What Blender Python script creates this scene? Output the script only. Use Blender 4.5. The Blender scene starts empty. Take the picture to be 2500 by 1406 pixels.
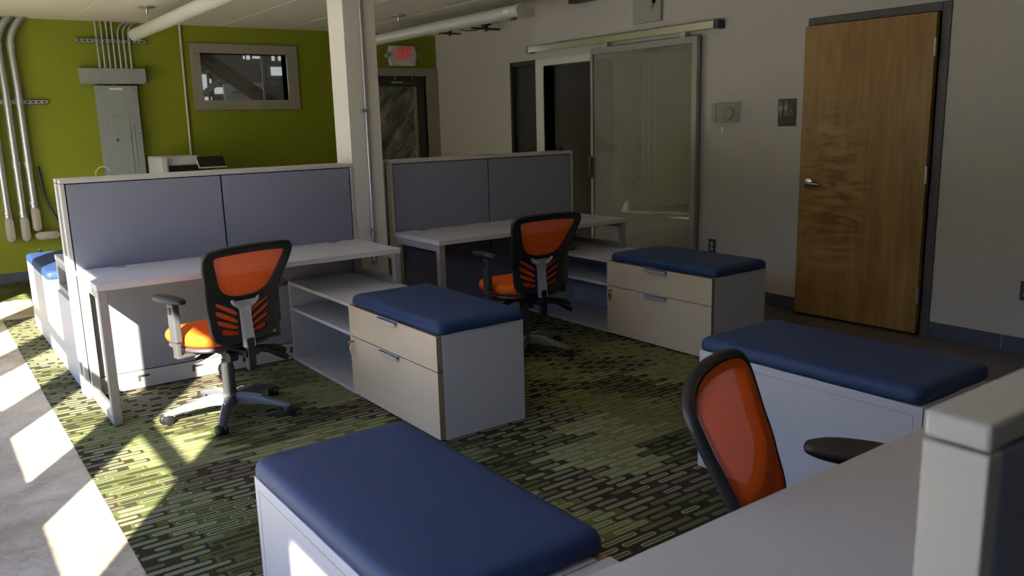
import bpy, bmesh, math, random
from mathutils import Vector, Matrix, geometry
random.seed(7)
R = math.radians
scene = bpy.context.scene
col = scene.collection

# ------------------------------------------------------------------ materials
def nodes_of(name):
    m = bpy.data.materials.new(name); m.use_nodes = True
    nt = m.node_tree; nt.nodes.clear()
    out = nt.nodes.new('ShaderNodeOutputMaterial')
    return m, nt, out

class NT:
    """small helper for node graphs"""
    def __init__(s, nt): s.nt = nt
    def n(s, t, **k):
        n = s.nt.nodes.new(t)
        for a, v in k.items(): setattr(n, a, v)
        return n
    def put(s, sock, v):
        if hasattr(v, 'is_linked') or hasattr(v, 'links'): s.nt.links.new(v, sock)
        else: sock.default_value = v
    def m(s, op, a, b=None, c=None, clamp=False):
        n = s.n('ShaderNodeMath', operation=op); n.use_clamp = clamp
        s.put(n.inputs[0], a)
        if b is not None: s.put(n.inputs[1], b)
        if c is not None: s.put(n.inputs[2], c)
        return n.outputs[0]
    def mix(s, f, a, b):
        n = s.n('ShaderNodeMix', data_type='RGBA')
        s.put(n.inputs[0], f); s.put(n.inputs[6], a); s.put(n.inputs[7], b)
        return n.outputs[2]
    def noise(s, vec, scale, detail=3, rough=.5, dist=0.0):
        n = s.n('ShaderNodeTexNoise'); s.put(n.inputs['Vector'], vec)
        n.inputs['Scale'].default_value = scale; n.inputs['Detail'].default_value = detail
        n.inputs['Roughness'].default_value = rough; n.inputs['Distortion'].default_value = dist
        return n.outputs[0]
    def white(s, x, y, z=0.0):
        c = s.n('ShaderNodeCombineXYZ'); s.put(c.inputs[0], x); s.put(c.inputs[1], y); s.put(c.inputs[2], z)
        w = s.n('ShaderNodeTexWhiteNoise', noise_dimensions='3D'); s.nt.links.new(c.outputs[0], w.inputs[0])
        return w.outputs[0]
    def pos(s, scale=(1, 1, 1)):
        t = s.n('ShaderNodeTexCoord'); mp = s.n('ShaderNodeMapping')
        mp.inputs['Scale'].default_value = scale
        s.nt.links.new(t.outputs['Object'], mp.inputs[0]); return mp.outputs[0]
    def ramp(s, f, stops):
        n = s.n('ShaderNodeValToRGB'); cr = n.color_ramp
        while len(cr.elements) < len(stops): cr.elements.new(.5)
        for e, (p, c) in zip(cr.elements, stops): e.position = p; e.color = (*c, 1)
        s.put(n.inputs[0], f); return n.outputs[0]

def c4(c): return (*c, 1)

def mat(name, color, rough=.5, metal=0.0, var=.06, scale=6.0, bump=0.0, bscale=200., spec=.5, stretch=(1, 1, 1), coat=0.):
    m, nt, out = nodes_of(name); g = NT(nt)
    b = g.n('ShaderNodeBsdfPrincipled')
    b.inputs['Roughness'].default_value = rough; b.inputs['Metallic'].default_value = metal
    b.inputs['Specular IOR Level'].default_value = spec
    b.inputs['Coat Weight'].default_value = coat
    p = g.pos(stretch)
    f = g.noise(p, scale)
    lo = tuple(max(0, x * (1 - var)) for x in color); hi = tuple(min(1, x * (1 + var)) for x in color)
    nt.links.new(g.mix(f, c4(lo), c4(hi)), b.inputs['Base Color'])
    if bump:
        bn = g.n('ShaderNodeBump'); bn.inputs['Strength'].default_value = bump; bn.inputs['Distance'].default_value = .002
        nt.links.new(g.noise(p, bscale, 4), bn.inputs['Height']); nt.links.new(bn.outputs[0], b.inputs['Normal'])
    nt.links.new(b.outputs[0], out.inputs[0])
    return m

def emit(name, color, strength):
    m, nt, out = nodes_of(name); g = NT(nt)
    e = g.n('ShaderNodeEmission'); e.inputs[0].default_value = c4(color); e.inputs[1].default_value = strength
    nt.links.new(e.outputs[0], out.inputs[0]); return m

def glass(name, tint=(1, 1, 1), refl=.06, rough=.0, haze=0.0, hazecol=(.8, .8, .8)):
    """thin architectural pane: transparent + mirror (+ a little frosting)"""
    m, nt, out = nodes_of(name); g = NT(nt)
    t = g.n('ShaderNodeBsdfTransparent'); t.inputs[0].default_value = c4(tint)
    gl = g.n('ShaderNodeBsdfGlossy'); gl.inputs['Roughness'].default_value = rough
    lw = g.n('ShaderNodeLayerWeight'); lw.inputs[0].default_value = .5
    fac = g.m('MULTIPLY_ADD', g.m('POWER', lw.outputs['Facing'], 4.), .8, refl, clamp=True)
    mx = g.n('ShaderNodeMixShader'); g.put(mx.inputs[0], fac)
    nt.links.new(t.outputs[0], mx.inputs[1]); nt.links.new(gl.outputs[0], mx.inputs[2])
    last = mx
    if haze:
        d = g.n('ShaderNodeBsdfDiffuse'); d.inputs[0].default_value = c4(hazecol)
        m2 = g.n('ShaderNodeMixShader'); m2.inputs[0].default_value = haze
        nt.links.new(mx.outputs[0], m2.inputs[1]); nt.links.new(d.outputs[0], m2.inputs[2]); last = m2
    nt.links.new(last.outputs[0], out.inputs[0]); return m

def mesh_fabric(name, color, alpha=.8):
    """woven mesh: tiny round holes in an orange cloth"""
    m, nt, out = nodes_of(name); g = NT(nt)
    t = g.n('ShaderNodeTexCoord'); sep = g.n('ShaderNodeSeparateXYZ')
    nt.links.new(t.outputs['Object'], sep.inputs[0])
    k = 2 * math.pi / .0042
    a = g.m('SINE', g.m('MULTIPLY', g.m('ADD', sep.outputs[0], sep.outputs[2]), k))
    b2 = g.m('SINE', g.m('MULTIPLY', g.m('SUBTRACT', sep.outputs[0], sep.outputs[2]), k))
    hole = g.m('GREATER_THAN', g.m('MULTIPLY', a, b2), 1 - (1 - alpha) * 2.6)
    d = g.n('ShaderNodeBsdfPrincipled'); d.inputs['Base Color'].default_value = c4(color)
    d.inputs['Roughness'].default_value = .7; d.inputs['Specular IOR Level'].default_value = .2
    tl = g.n('ShaderNodeBsdfTranslucent'); tl.inputs[0].default_value = c4(color)
    m1 = g.n('ShaderNodeMixShader'); m1.inputs[0].default_value = .3
    nt.links.new(d.outputs[0], m1.inputs[1]); nt.links.new(tl.outputs[0], m1.inputs[2])
    tr = g.n('ShaderNodeBsdfTransparent')
    m2 = g.n('ShaderNodeMixShader'); g.put(m2.inputs[0], hole)
    nt.links.new(m1.outputs[0], m2.inputs[1]); nt.links.new(tr.outputs[0], m2.inputs[2])
    nt.links.new(m2.outputs[0], out.inputs[0]); return m

def slotted_mat():
    m, nt, out = nodes_of('slotted_steel'); g = NT(nt)
    t = g.n('ShaderNodeTexCoord'); sep = g.n('ShaderNodeSeparateXYZ'); nt.links.new(t.outputs['Object'], sep.inputs[0])
    a = g.m('GREATER_THAN', g.m('FRACT', g.m('DIVIDE', sep.outputs[0], .05)), .42)
    b_ = g.m('LESS_THAN', g.m('ABSOLUTE', sep.outputs[2]), .007)
    b = g.n('ShaderNodeBsdfPrincipled'); b.inputs['Metallic'].default_value = .6; b.inputs['Roughness'].default_value = .4
    nt.links.new(g.mix(g.m('MULTIPLY', a, b_), c4((.45, .46, .46)), c4((.02, .02, .015))), b.inputs['Base Color'])
    nt.links.new(b.outputs[0], out.inputs[0]); return m

def carpet_mat():
    m, nt, out = nodes_of('carpet'); g = NT(nt)
    t = g.n('ShaderNodeTexCoord'); sep = g.n('ShaderNodeSeparateXYZ')
    nt.links.new(t.outputs['Object'], sep.inputs[0]); X, Y = sep.outputs[0], sep.outputs[1]
    P, L = .041, .185
    jit = g.m('MULTIPLY', g.m('SUBTRACT', g.noise(t.outputs['Object'], 160, 2), .5), .005)
    Yj = g.m('ADD', Y, jit); Xj = g.m('ADD', X, jit)
    row = g.m('FLOOR', g.m('DIVIDE', Yj, P))
    rw = g.white(row, 3.1, 0.)
    off = g.m('MULTIPLY', g.m('ADD', g.m('MULTIPLY', row, .36), g.m('MULTIPLY', rw, .25)), L)
    xs = g.m('ADD', Xj, off)
    ci = g.m('FLOOR', g.m('DIVIDE', xs, L))
    rc = g.white(ci, row, 7.)
    u = g.m('MULTIPLY', g.m('SUBTRACT', g.m('FRACT', g.m('DIVIDE', xs, L)), .5), L)
    v = g.m('MULTIPLY', g.m('SUBTRACT', g.m('FRACT', g.m('DIVIDE', Yj, P)), .5), P)
    half = g.m('SUBTRACT', L / 2 - .024, g.m('MULTIPLY', g.m('GREATER_THAN', rc, .72), g.m('MULTIPLY', rc, .035)))
    du = g.m('MAXIMUM', g.m('SUBTRACT', g.m('ABSOLUTE', u), half), 0.)
    d = g.m('SQRT', g.m('ADD', g.m('MULTIPLY', du, du), g.m('MULTIPLY', v, v)))
    def below(r): return g.m('SUBTRACT', 1., g.m('MINIMUM', 1., g.m('MAXIMUM', g.m('MULTIPLY', g.m('SUBTRACT', d, r - .001), 500.), 0.)), clamp=True)
    inner = below(.0064); cap = below(.0124)
    # half-metre tiles; the background changes on the exact tile line, capsules belong whole to one tile
    def tiles(xx, yy, seed):
        cx_ = g.m('FLOOR', g.m('DIVIDE', g.m('ADD', xx, g.m('MULTIPLY', yy, .35)), .34))
        cy_ = g.m('FLOOR', g.m('DIVIDE', g.m('ADD', yy, g.m('MULTIPLY', g.white(cx_, seed), .42)), .42))
        return g.white(cx_, cy_, seed)
    cxw = g.m('SUBTRACT', g.m('MULTIPLY', g.m('ADD', ci, .5), L), off)
    cyw = g.m('MULTIPLY', g.m('ADD', row, .5), P)
    r1 = tiles(cxw, cyw, 1.7); r2 = tiles(cxw, cyw, 5.3)
    sub = g.white(g.m('FLOOR', g.m('DIVIDE', cxw, .24)), g.m('FLOOR', g.m('DIVIDE', cyw, .19)), 4.)
    dk, dk2, gr, gr2, lt = (.020, .018, .008), (.026, .019, .012), (.066, .076, .022), (.090, .100, .030), (.130, .136, .056)
    bg = g.ramp(r1, [(0., dk), (.26, dk2), (.42, gr), (.62, gr2), (.80, dk), (.88, lt)])
    fill = g.ramp(r1, [(0., (.098, .098, .046)), (.26, (.125, .100, .070)), (.42, (.020, .022, .008)), (.62, (.150, .160, .062)), (.80, (.070, .080, .026)), (.88, (.215, .215, .110))])
    for n in nt.nodes:
        if n.bl_idname == 'ShaderNodeValToRGB': n.color_ramp.interpolation = 'CONSTANT'
    fill = g.mix(g.m('MULTIPLY', rc, .5), fill, c4((.060, .058, .032)))
    fill = g.mix(g.m('MULTIPLY', g.m('GREATER_THAN', sub, .72), .5), fill, c4((.20, .205, .12)))
    ring = g.mix(g.m('MULTIPLY', g.m('GREATER_THAN', g.m('ADD', r2, g.m('MULTIPLY', rc, .35)), .72), .8), fill, c4((.27, .275, .165)))
    colr = g.mix(cap, bg, ring)
    colr = g.mix(inner, colr, fill)
    fuzz = g.noise(t.outputs['Object'], 420, 2)
    colr = g.mix(g.m('MULTIPLY', g.m('GREATER_THAN', fuzz, .58), .25), colr, c4((.20, .19, .12)))
    b = g.n('ShaderNodeBsdfPrincipled'); b.inputs['Roughness'].default_value = .95; b.inputs['Specular IOR Level'].default_value = .1
    hs = g.n('ShaderNodeHueSaturation'); hs.inputs['Value'].default_value = CARPET_V; hs.inputs['Saturation'].default_value = 1.05
    nt.links.new(colr, hs.inputs['Color']); nt.links.new(hs.outputs[0], b.inputs['Base Color'])
    bn = g.n('ShaderNodeBump'); bn.inputs['Strength'].default_value = .5; bn.inputs['Distance'].default_value = .003
    h = g.m('ADD', g.m('MULTIPLY', cap, .7), g.m('MULTIPLY', fuzz, .6)); nt.links.new(h, bn.inputs['Height'])
    nt.links.new(bn.outputs[0], b.inputs['Normal']); nt.links.new(b.outputs[0], out.inputs[0])
    return m

def concrete_mat():
    m, nt, out = nodes_of('concrete'); g = NT(nt)
    p = g.pos()
    f1 = g.noise(p, 1.6, 6, .6, .6); f2 = g.noise(p, 7., 5, .65, .4); f3 = g.noise(p, 60., 3)
    f = g.m('ADD', g.m('MULTIPLY', f1, .5), g.m('ADD', g.m('MULTIPLY', f2, .35), g.m('MULTIPLY', f3, .15)))
    c = g.ramp(f, [(.34, (.22, .175, .12)), (.46, (.345, .285, .205)), (.53, (.45, .385, .29)), (.64, (.56, .50, .39))])
    b = g.n('ShaderNodeBsdfPrincipled'); nt.links.new(c, b.inputs['Base Color'])
    nt.links.new(g.m('MULTIPLY_ADD', f2, .25, .35), b.inputs['Roughness'])
    b.inputs['Specular IOR Level'].default_value = .35
    bn = g.n('ShaderNodeBump'); bn.inputs['Strength'].default_value = .15; bn.inputs['Distance'].default_value = .002
    nt.links.new(f2, bn.inputs['Height']); nt.links.new(bn.outputs[0], b.inputs['Normal'])
    nt.links.new(b.outputs[0], out.inputs[0]); return m

def birch_door_mat():
    m, nt, out = nodes_of('birch_door'); g = NT(nt)
    t = g.n('ShaderNodeTexCoord'); sep = g.n('ShaderNodeSeparateXYZ'); nt.links.new(t.outputs['Object'], sep.inputs[0])
    # object space: x runs along the leaf width, z up
    grain = g.noise(g.pos((7, 1, .7)), 2.6, 5, .55, .8)
    fine = g.noise(g.pos((60, 1, 1.4)), 5., 3)
    wv = g.n('ShaderNodeTexNoise'); mp = g.pos((2.2, 1, 9))
    nt.links.new(mp, wv.inputs['Vector']); wv.inputs['Scale'].default_value = 1.5; wv.inputs['Detail'].default_value = 5; wv.inputs['Distortion'].default_value = 1.6
    # flame figure is strongest towards the latch side, mid height
    fx = g.m('SUBTRACT', 1., g.m('MULTIPLY', g.m('ABSOLUTE', g.m('SUBTRACT', sep.outputs[0], .66)), 2.8), clamp=True)
    fz = g.m('SUBTRACT', 1., g.m('MULTIPLY', g.m('ABSOLUTE', g.m('SUBTRACT', sep.outputs[2], .85)), 1.1), clamp=True)
    fm = g.m('MULTIPLY', g.m('MULTIPLY', fx, fz), 1.3, clamp=True)
    f = g.m('ADD', g.m('MULTIPLY', grain, .88), g.m('MULTIPLY', fine, .12))
    wz = g.m('MULTIPLY_ADD', wv.outputs[0], 2.4, -.70)
    f = g.m('ADD', g.m('MULTIPLY', f, g.m('SUBTRACT', 1., fm)), g.m('MULTIPLY', wz, fm))
    leaf = g.m('MULTIPLY', g.white(g.m('FLOOR', g.m('DIVIDE', g.m('ADD', sep.outputs[0], .04), .23)), 2.), .10)
    f = g.m('ADD', f, g.m('SUBTRACT', leaf, .05))
    c = g.ramp(f, [(.24, (.21, .105, .024)), (.44, (.30, .168, .044)), (.58, (.35, .208, .062)), (.75, (.40, .255, .086))])
    b = g.n('ShaderNodeBsdfPrincipled'); nt.links.new(c, b.inputs['Base Color']); b.inputs['Roughness'].default_value = .38
    b.inputs['Specular IOR Level'].default_value = .4
    nt.links.new(b.outputs[0], out.inputs[0]); return m

def film_mat():
    """crinkled sheet behind the exit door glass"""
    m, nt, out = nodes_of('crinkled_film'); g = NT(nt)
    t = g.n('ShaderNodeTexCoord'); mp = g.n('ShaderNodeMapping'); nt.links.new(t.outputs['Object'], mp.inputs[0])
    mp.inputs['Rotation'].default_value = (0, R(50), 0)
    mp2 = g.n('ShaderNodeMapping'); mp2.inputs['Scale'].default_value = (1.0, 1, 4.2); nt.links.new(mp.outputs[0], mp2.inputs[0]); mp = mp2
    f = g.noise(mp.outputs[0], 2.6, 6, .62, .9)
    f2 = g.noise(g.pos(), 3.2, 3)
    ff = g.m('ADD', g.m('MULTIPLY', f, .75), g.m('MULTIPLY', f2, .25))
    c = g.ramp(ff, [(.36, (.035, .04, .028)), (.48, (.13, .14, .10)), (.56, (.26, .27, .22)), (.70, (.50, .50, .46))])
    b = g.n('ShaderNodeBsdfPrincipled'); nt.links.new(c, b.inputs['Base Color']); b.inputs['Roughness'].default_value = .3
    bn = g.n('ShaderNodeBump'); bn.inputs['Strength'].default_value = .6; bn.inputs['Distance'].default_value = .02
    nt.links.new(f, bn.inputs['Height']); nt.links.new(bn.outputs[0], b.inputs['Normal'])
    nt.links.new(b.outputs[0], out.inputs[0]); return m

CARPET_V = 1.12
M = {}
M['wall_front'] = mat('wall_front_dark', (.12, .12, .13), .7)  # unseen wall, made dark to cut bounce on the right side
M['wall_white'] = mat('wall_white', (.54, .505, .455), .75, var=.02, bump=.15, bscale=90)
M['wall_green'] = mat('wall_green', (.215, .250, .006), .55, var=.04, scale=3, bump=.1, bscale=80)
M['ceiling'] = mat('ceiling_paint', (.78, .73, .63), .6, var=.03, scale=1.5)
M['seam'] = mat('ceiling_seam', (.86, .82, .74), .6, var=.02)
M['column'] = mat('column_paint', (.66, .64, .585), .6, var=.02)
M['base'] = mat('rubber_base', (.075, .09, .13), .5, var=.08)
M['concrete'] = concrete_mat()
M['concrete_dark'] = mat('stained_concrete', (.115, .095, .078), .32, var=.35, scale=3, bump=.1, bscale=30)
M['carpet'] = carpet_mat()
M['fabric'] = mat('panel_fabric', (.225, .238, .300), .9, var=.10, scale=350, bump=.3, bscale=600, spec=.15)
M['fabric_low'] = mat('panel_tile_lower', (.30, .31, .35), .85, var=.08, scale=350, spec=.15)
M['trim'] = mat('panel_trim', (.51, .50, .46), .4, var=.03)
M['laminate'] = mat('white_laminate', (.54, .53, .545), .34, var=.02, spec=.4)
M['leg'] = mat('leg_metal', (.34, .33, .315), .42, var=.03, metal=.25)
M['birch'] = mat('birch_laminate', (.68, .56, .385), .45, var=.06, scale=3, stretch=(1, 1, 6))
M['birch_edge'] = mat('birch_edge', (.30, .215, .14), .5, var=.1)
M['case'] = mat('cabinet_case', (.52, .53, .56), .42, var=.02)
M['pull'] = mat('brushed_pull', (.52, .54, .60), .35, metal=.35, var=.05)
M['navy'] = mat('navy_vinyl', (.020, .047, .130), .46, var=.06, scale=20, bump=.12, bscale=500, spec=.3)
M['black'] = mat('black_plastic', (.012, .012, .013), .42, var=.1)
M['dark_grey'] = mat('dark_grey_plastic', (.05, .05, .052), .38, var=.1)
M['shell'] = mat('seat_shell', (.055, .042, .046), .5, var=.1)
M['silver'] = mat('silver_plastic', (.50, .51, .52), .33, metal=.55, var=.04)
M['base_grey'] = mat('base_grey', (.105, .105, .112), .36, metal=.15, var=.06)
M['orange'] = mat('orange_seat', (.80, .13, .010), .75, var=.08, scale=300, bump=.35, bscale=700, spec=.2)
M['orange_mesh'] = mesh_fabric('orange_mesh', (.80, .12, .012), .88)
M['steel'] = mat('galvanised', (.52, .54, .55), .36, metal=.75, var=.12, scale=30)
M['slotted'] = slotted_mat()
M['pvc'] = mat('grey_fitting', (.40, .37, .33), .4, var=.08, scale=40)
M['panel_grey'] = mat('panel_enamel', (.27, .30, .305), .42, var=.03)
M['frame_taupe'] = mat('frame_taupe', (.30, .265, .215), .5, var=.04)
M['frame_dark'] = mat('frame_dark', (.040, .037, .036), .45, var=.05)
M['door_frame'] = mat('door_frame_grey', (.088, .082, .078), .45, var=.05)
M['door_wood'] = birch_door_mat()
M['film'] = film_mat()
M['alu'] = mat('aluminium', (.62, .62, .58), .3, metal=.8, var=.08, scale=4)
M['alu_frame'] = mat('aluminium_frame', (.33, .325, .295), .45, metal=.3, var=.04)
M['track'] = mat('polished_track', (.80, .79, .70), .22, metal=1., var=.04)
M['chrome'] = mat('chrome', (.75, .75, .75), .12, metal=1., var=.03)
M['brass'] = mat('brass_key', (.55, .42, .18), .3, metal=.9, var=.05)
M['white_plastic'] = mat('white_plastic', (.66, .63, .56), .45, var=.03)
M['red'] = mat('red_letters', (.75, .03, .03), .5, var=.05)
M['exit_red'] = emit('exit_red_glow', (.85, .025, .03), .34)
M['sign_brown'] = mat('sign_brown', (.045, .036, .022), .5, var=.05)
M['sign_figure'] = mat('sign_figure', (.33, .30, .25), .5, var=.03)
M['outlet_grey'] = mat('outlet_plate', (.06, .055, .055), .4, var=.05)
M['outlet_face'] = mat('outlet_face', (.40, .40, .39), .4, var=.05)
M['tube'] = mat('tube_housing', (.62, .62, .57), .35, metal=.2, var=.03)
M['clear'] = glass('clear_acrylic', (.96, .97, .96), .05, .03, .10, (.7, .7, .66))
M['window_glass'] = glass('window_glass', (.97, .98, .97), .0)
M['door_glass'] = glass('door_glass', (.72, .78, .70), .07, .015, .34, (.50, .48, .42))
M['int_glass'] = glass('interior_glass', (.9, .92, .9), .03, 0, .10, (.5, .48, .42))
M['screen'] = mat('screen', (.004, .004, .004), .15, var=.05)
M['printer_white'] = mat('printer_white', (.50, .50, .50), .5, var=.03)
M['wood_dark'] = mat('dark_timber', (.085, .055, .035), .6, var=.2, scale=8, stretch=(1, 8, 1))
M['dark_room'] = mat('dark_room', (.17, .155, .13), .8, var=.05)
M['daylit'] = emit('daylit_panes', (.80, .86, .95), .75)
M['workshop_fill'] = emit('workshop_fill_glow', (.85, .9, 1.0), 3.0)  # unseen glowing sheet added to brighten the workshop
M['lawn'] = mat('lawn', (.09, .13, .03), .95, var=.3, scale=12)
M['pavement'] = mat('pavement', (.50, .46, .37), .9, var=.15, scale=2)
M['sky_blocker'] = mat('sky_blocker_green', (.06, .085, .03), .9, var=.5, scale=3)  # for the added row outside that blocks the low sky
def diffuser_mat():
    m, nt, out = nodes_of('added_diffuser'); g = NT(nt)
    t = g.n('ShaderNodeBsdfTranslucent'); t.inputs[0].default_value = (.86, .84, .76, 1)
    nt.links.new(t.outputs[0], out.inputs[0]); return m
M['shade'] = diffuser_mat()  # translucent sheet added to glow softly onto the green wall
M['vent_dark'] = mat('vent_dark', (.05, .045, .035), .5, var=.05)
M['metal_box'] = mat('painted_box', (.34, .355, .30), .5, var=.03)
M['white_rim'] = mat('white_label', (.75, .74, .70), .5, var=.02)

# ------------------------------------------------------------------ mesh helpers
def bm_box(bm, x0, x1, y0, y1, z0, z1, bev=0.0, seg=2):
    vs = [bm.verts.new((x, y, z)) for z in (z0, z1) for y in (y0, y1) for x in (x0, x1)]
    fs = [(0, 2, 3, 1), (4, 5, 7, 6), (0, 1, 5, 4), (2, 6, 7, 3), (0, 4, 6, 2), (1, 3, 7, 5)]
    faces = [bm.faces.new([vs[i] for i in f]) for f in fs]
    if bev:
        es = list({e for f in faces for e in f.edges})
        bmesh.ops.bevel(bm, geom=es, offset=bev, segments=seg, affect='EDGES', profile=.5, clamp_overlap=True)

def bm_tube(bm, pts, r, n=12, cap=True):
    pts = [Vector(p) for p in pts]
    rs = r if isinstance(r, (list, tuple)) else [r] * len(pts)
    rings = []
    up = None
    for i, p in enumerate(pts):
        d = (pts[min(i + 1, len(pts) - 1)] - pts[max(i - 1, 0)]).normalized()
        if up is None:
            up = Vector((0, 0, 1)) if abs(d.z) < .9 else Vector((1, 0, 0))
        a = d.cross(up).normalized(); b = a.cross(d).normalized(); up = b
        rings.append([bm.verts.new(p + rs[i] * (math.cos(2 * math.pi * k / n) * a + math.sin(2 * math.pi * k / n) * b)) for k in range(n)])
    for r0, r1 in zip(rings, rings[1:]):
        for k in range(n): bm.faces.new((r0[k], r0[(k + 1) % n], r1[(k + 1) % n], r1[k]))
    if cap:
        bm.faces.new(rings[0][::-1]); bm.faces.new(rings[-1])

def bm_loft(bm, rings, cap=True):
    """rings: lists of equal length of points"""
    vr = [[bm.verts.new(p) for p in r] for r in rings]
    n = len(vr[0])
    for r0, r1 in zip(vr, vr[1:]):
        for k in range(n): bm.faces.new((r0[k], r0[(k + 1) % n], r1[(k + 1) % n], r1[k]))
    if cap:
        bm.faces.new(vr[0][::-1]); bm.faces.new(vr[-1])

def bm_prism(bm, poly, axis, a, b, bev=0.0):
    """poly in the two other axes, extruded along axis from a to b"""
    def P(p, t):
        if axis == 'x': return (t, p[0], p[1])
        if axis == 'y': return (p[0], t, p[1])
        return (p[0], p[1], t)
    v0 = [bm.verts.new(P(p, a)) for p in poly]; v1 = [bm.verts.new(P(p, b)) for p in poly]
    n = len(poly)
    fs = [bm.faces.new(v0[::-1]), bm.faces.new(v1)]
    for k in range(n): fs.append(bm.faces.new((v0[k], v0[(k + 1) % n], v1[(k + 1) % n], v1[k])))
    if bev:
        es = list({e for f in fs[:2] for e in f.edges})
        bmesh.ops.bevel(bm, geom=es, offset=bev, segments=2, affect='EDGES', profile=.5, clamp_overlap=True)

def arc(cx, cy, r, a0, a1, n):
    return [(cx + r * math.cos(R(a0 + (a1 - a0) * i / n)), cy + r * math.sin(R(a0 + (a1 - a0) * i / n))) for i in range(n + 1)]

def rrect(x0, x1, y0, y1, r, n=5):
    return arc(x1 - r, y1 - r, r, 0, 90, n) + arc(x0 + r, y1 - r, r, 90, 180, n) + arc(x0 + r, y0 + r, r, 180, 270, n) + arc(x1 - r, y0 + r, r, 270, 360, n)

def make(name, bm, m, parent=None, origin=(0, 0, 0), smooth=None, label=None):
    bmesh.ops.recalc_face_normals(bm, faces=bm.faces)
    if any(origin): bmesh.ops.translate(bm, verts=bm.verts, vec=-Vector(origin))
    me = bpy.data.meshes.new(name); bm.to_mesh(me); bm.free()
    me.materials.append(m if not isinstance(m, str) else M[m])
    if smooth is not None:
        for p in me.polygons: p.use_smooth = True
        me.set_sharp_from_angle(angle=R(smooth))
    o = bpy.data.objects.new(name, me); col.objects.link(o)
    if parent is not None: o.parent = parent
    if label: o['label'] = label
    return o

def shape(fn, *a, **k):
    bm = bmesh.new(); fn(bm, *a, **k); return bm

def boxes(*bs, bev=0.0):
    bm = bmesh.new()
    for b in bs:
        if len(b) == 7: bm_box(bm, *b[:6], bev=b[6])
        else: bm_box(bm, *b, bev=bev)
    return bm

class Thing:
    """an Empty at the thing's base; parts are given in world coordinates"""
    def __init__(s, name, label=None, cat=None, loc=(0, 0, 0), group=None, kind=None):
        s.o = bpy.data.objects.new(name, None); col.objects.link(s.o); s.o.location = loc; s.loc = tuple(loc)
        s.o.empty_display_size = .1
        if label: s.o['label'] = label
        if cat: s.o['category'] = cat
        if group: s.o['group'] = group
        if kind: s.o['kind'] = kind
    def part(s, name, bm, m, smooth=None, label=None):
        return make(name, bm, m, s.o, s.loc, smooth, label)
    def sub(s, part, name, bm, m, smooth=None, label=None):
        return make(name, bm, m, part, s.loc, smooth, label)

def single(name, bm, m, label=None, cat=None, loc=(0, 0, 0), group=None, kind=None, smooth=None):
    o = make(name, bm, m, None, loc, smooth); o.location = loc
    if label: o['label'] = label
    if cat: o['category'] = cat
    if group: o['group'] = group
    if kind: o['kind'] = kind
    return o

def struct(name, bm, m, parent=None, smooth=None):
    o = make(name, bm, m, parent, smooth=smooth)
    if parent is None: o['kind'] = 'structure'
    return o

# ------------------------------------------------------------------ the room
XL, XR, XR2, YB, YF, H = -0.8, 5.357, 5.867, 9.7, -2.6, 2.6
YC = 6.9   # where the right wall steps back

struct('floor', boxes((XL - .3, 8.2, YF - .3, 10.2, -.12, 0)), 'concrete')
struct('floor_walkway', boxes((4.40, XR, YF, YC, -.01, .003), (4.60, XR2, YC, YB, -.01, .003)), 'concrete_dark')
single('carpet', boxes((.477, 4.40, -2.3, 7.70, 0, .006)), 'carpet', 'olive green carpet tiles with capsule stripes under the workstations', 'carpet')
single('carpet', boxes((-.6, 4.6, 8.62, 9.69, 0, .006)), 'carpet', 'narrow dark striped carpet strip along foot of green wall', 'carpet')
ceil = struct('ceiling', boxes((XL - .05, 8.2, YF - .3, 10.2, H, H + .12)), 'ceiling')
bm = bmesh.new()
for k in range(-2, 7):
    x = 1.565 + .751 * k
    if x > XL: bm_box(bm, x - .006, x + .006, YF, YB, H - .002, H + .01)
struct('seam', bm, 'seam', ceil)

# right wall: sliding-door opening y 5.74..6.77, wood-door opening y 2.76..3.70
T = .13
struct('wall_right', boxes(
    (XR, XR + T, YF, 2.758, 0, H), (XR, XR + T, 2.758, 3.652, 2.078, H), (XR, XR + T, 3.652, 5.74, 0, H),
    (XR, XR + T, 5.74, 6.77, 2.015, H), (XR, XR + T, 6.77, YC, 0, H),
    (XR + T, XR2 + T, YC - .1, YC, 0, H)), 'wall_white')
struct('wall_right_recess', boxes(
    (XR2, XR2 + T, YC, 7.06, 0, H), (XR2, XR2 + T, 7.06, 8.04, 2.14, H), (XR2, XR2 + T, 8.04, YB, 0, H)), 'wall_white')
# dark rooms behind the openings
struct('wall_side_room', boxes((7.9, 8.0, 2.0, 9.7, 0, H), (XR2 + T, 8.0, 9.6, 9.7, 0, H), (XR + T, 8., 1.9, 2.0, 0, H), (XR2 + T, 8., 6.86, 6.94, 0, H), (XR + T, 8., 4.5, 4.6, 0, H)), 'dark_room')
# green wall with interior window and exit door
WX0, WX1, WZ0, WZ1 = 2.813, 3.807, 1.796, 2.310
DX0, DX1, DZ = 4.70, 5.695, 2.085
struct('wall_back', boxes(
    (XL - .1, WX0, YB, YB + .15, 0, H), (WX0, WX1, YB, YB + .15, 0, WZ0), (WX0, WX1, YB, YB + .15, WZ1, H),
    (WX1, DX0, YB, YB + .15, 0, H), (DX0, DX1, YB, YB + .15, DZ, H), (DX1, 6.1, YB, YB + .15, 0, H)), 'wall_green')
struct('wall_front', boxes((XL - .1, XR + .2, YF - .12, YF, 0, H)), 'wall_front')

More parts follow.
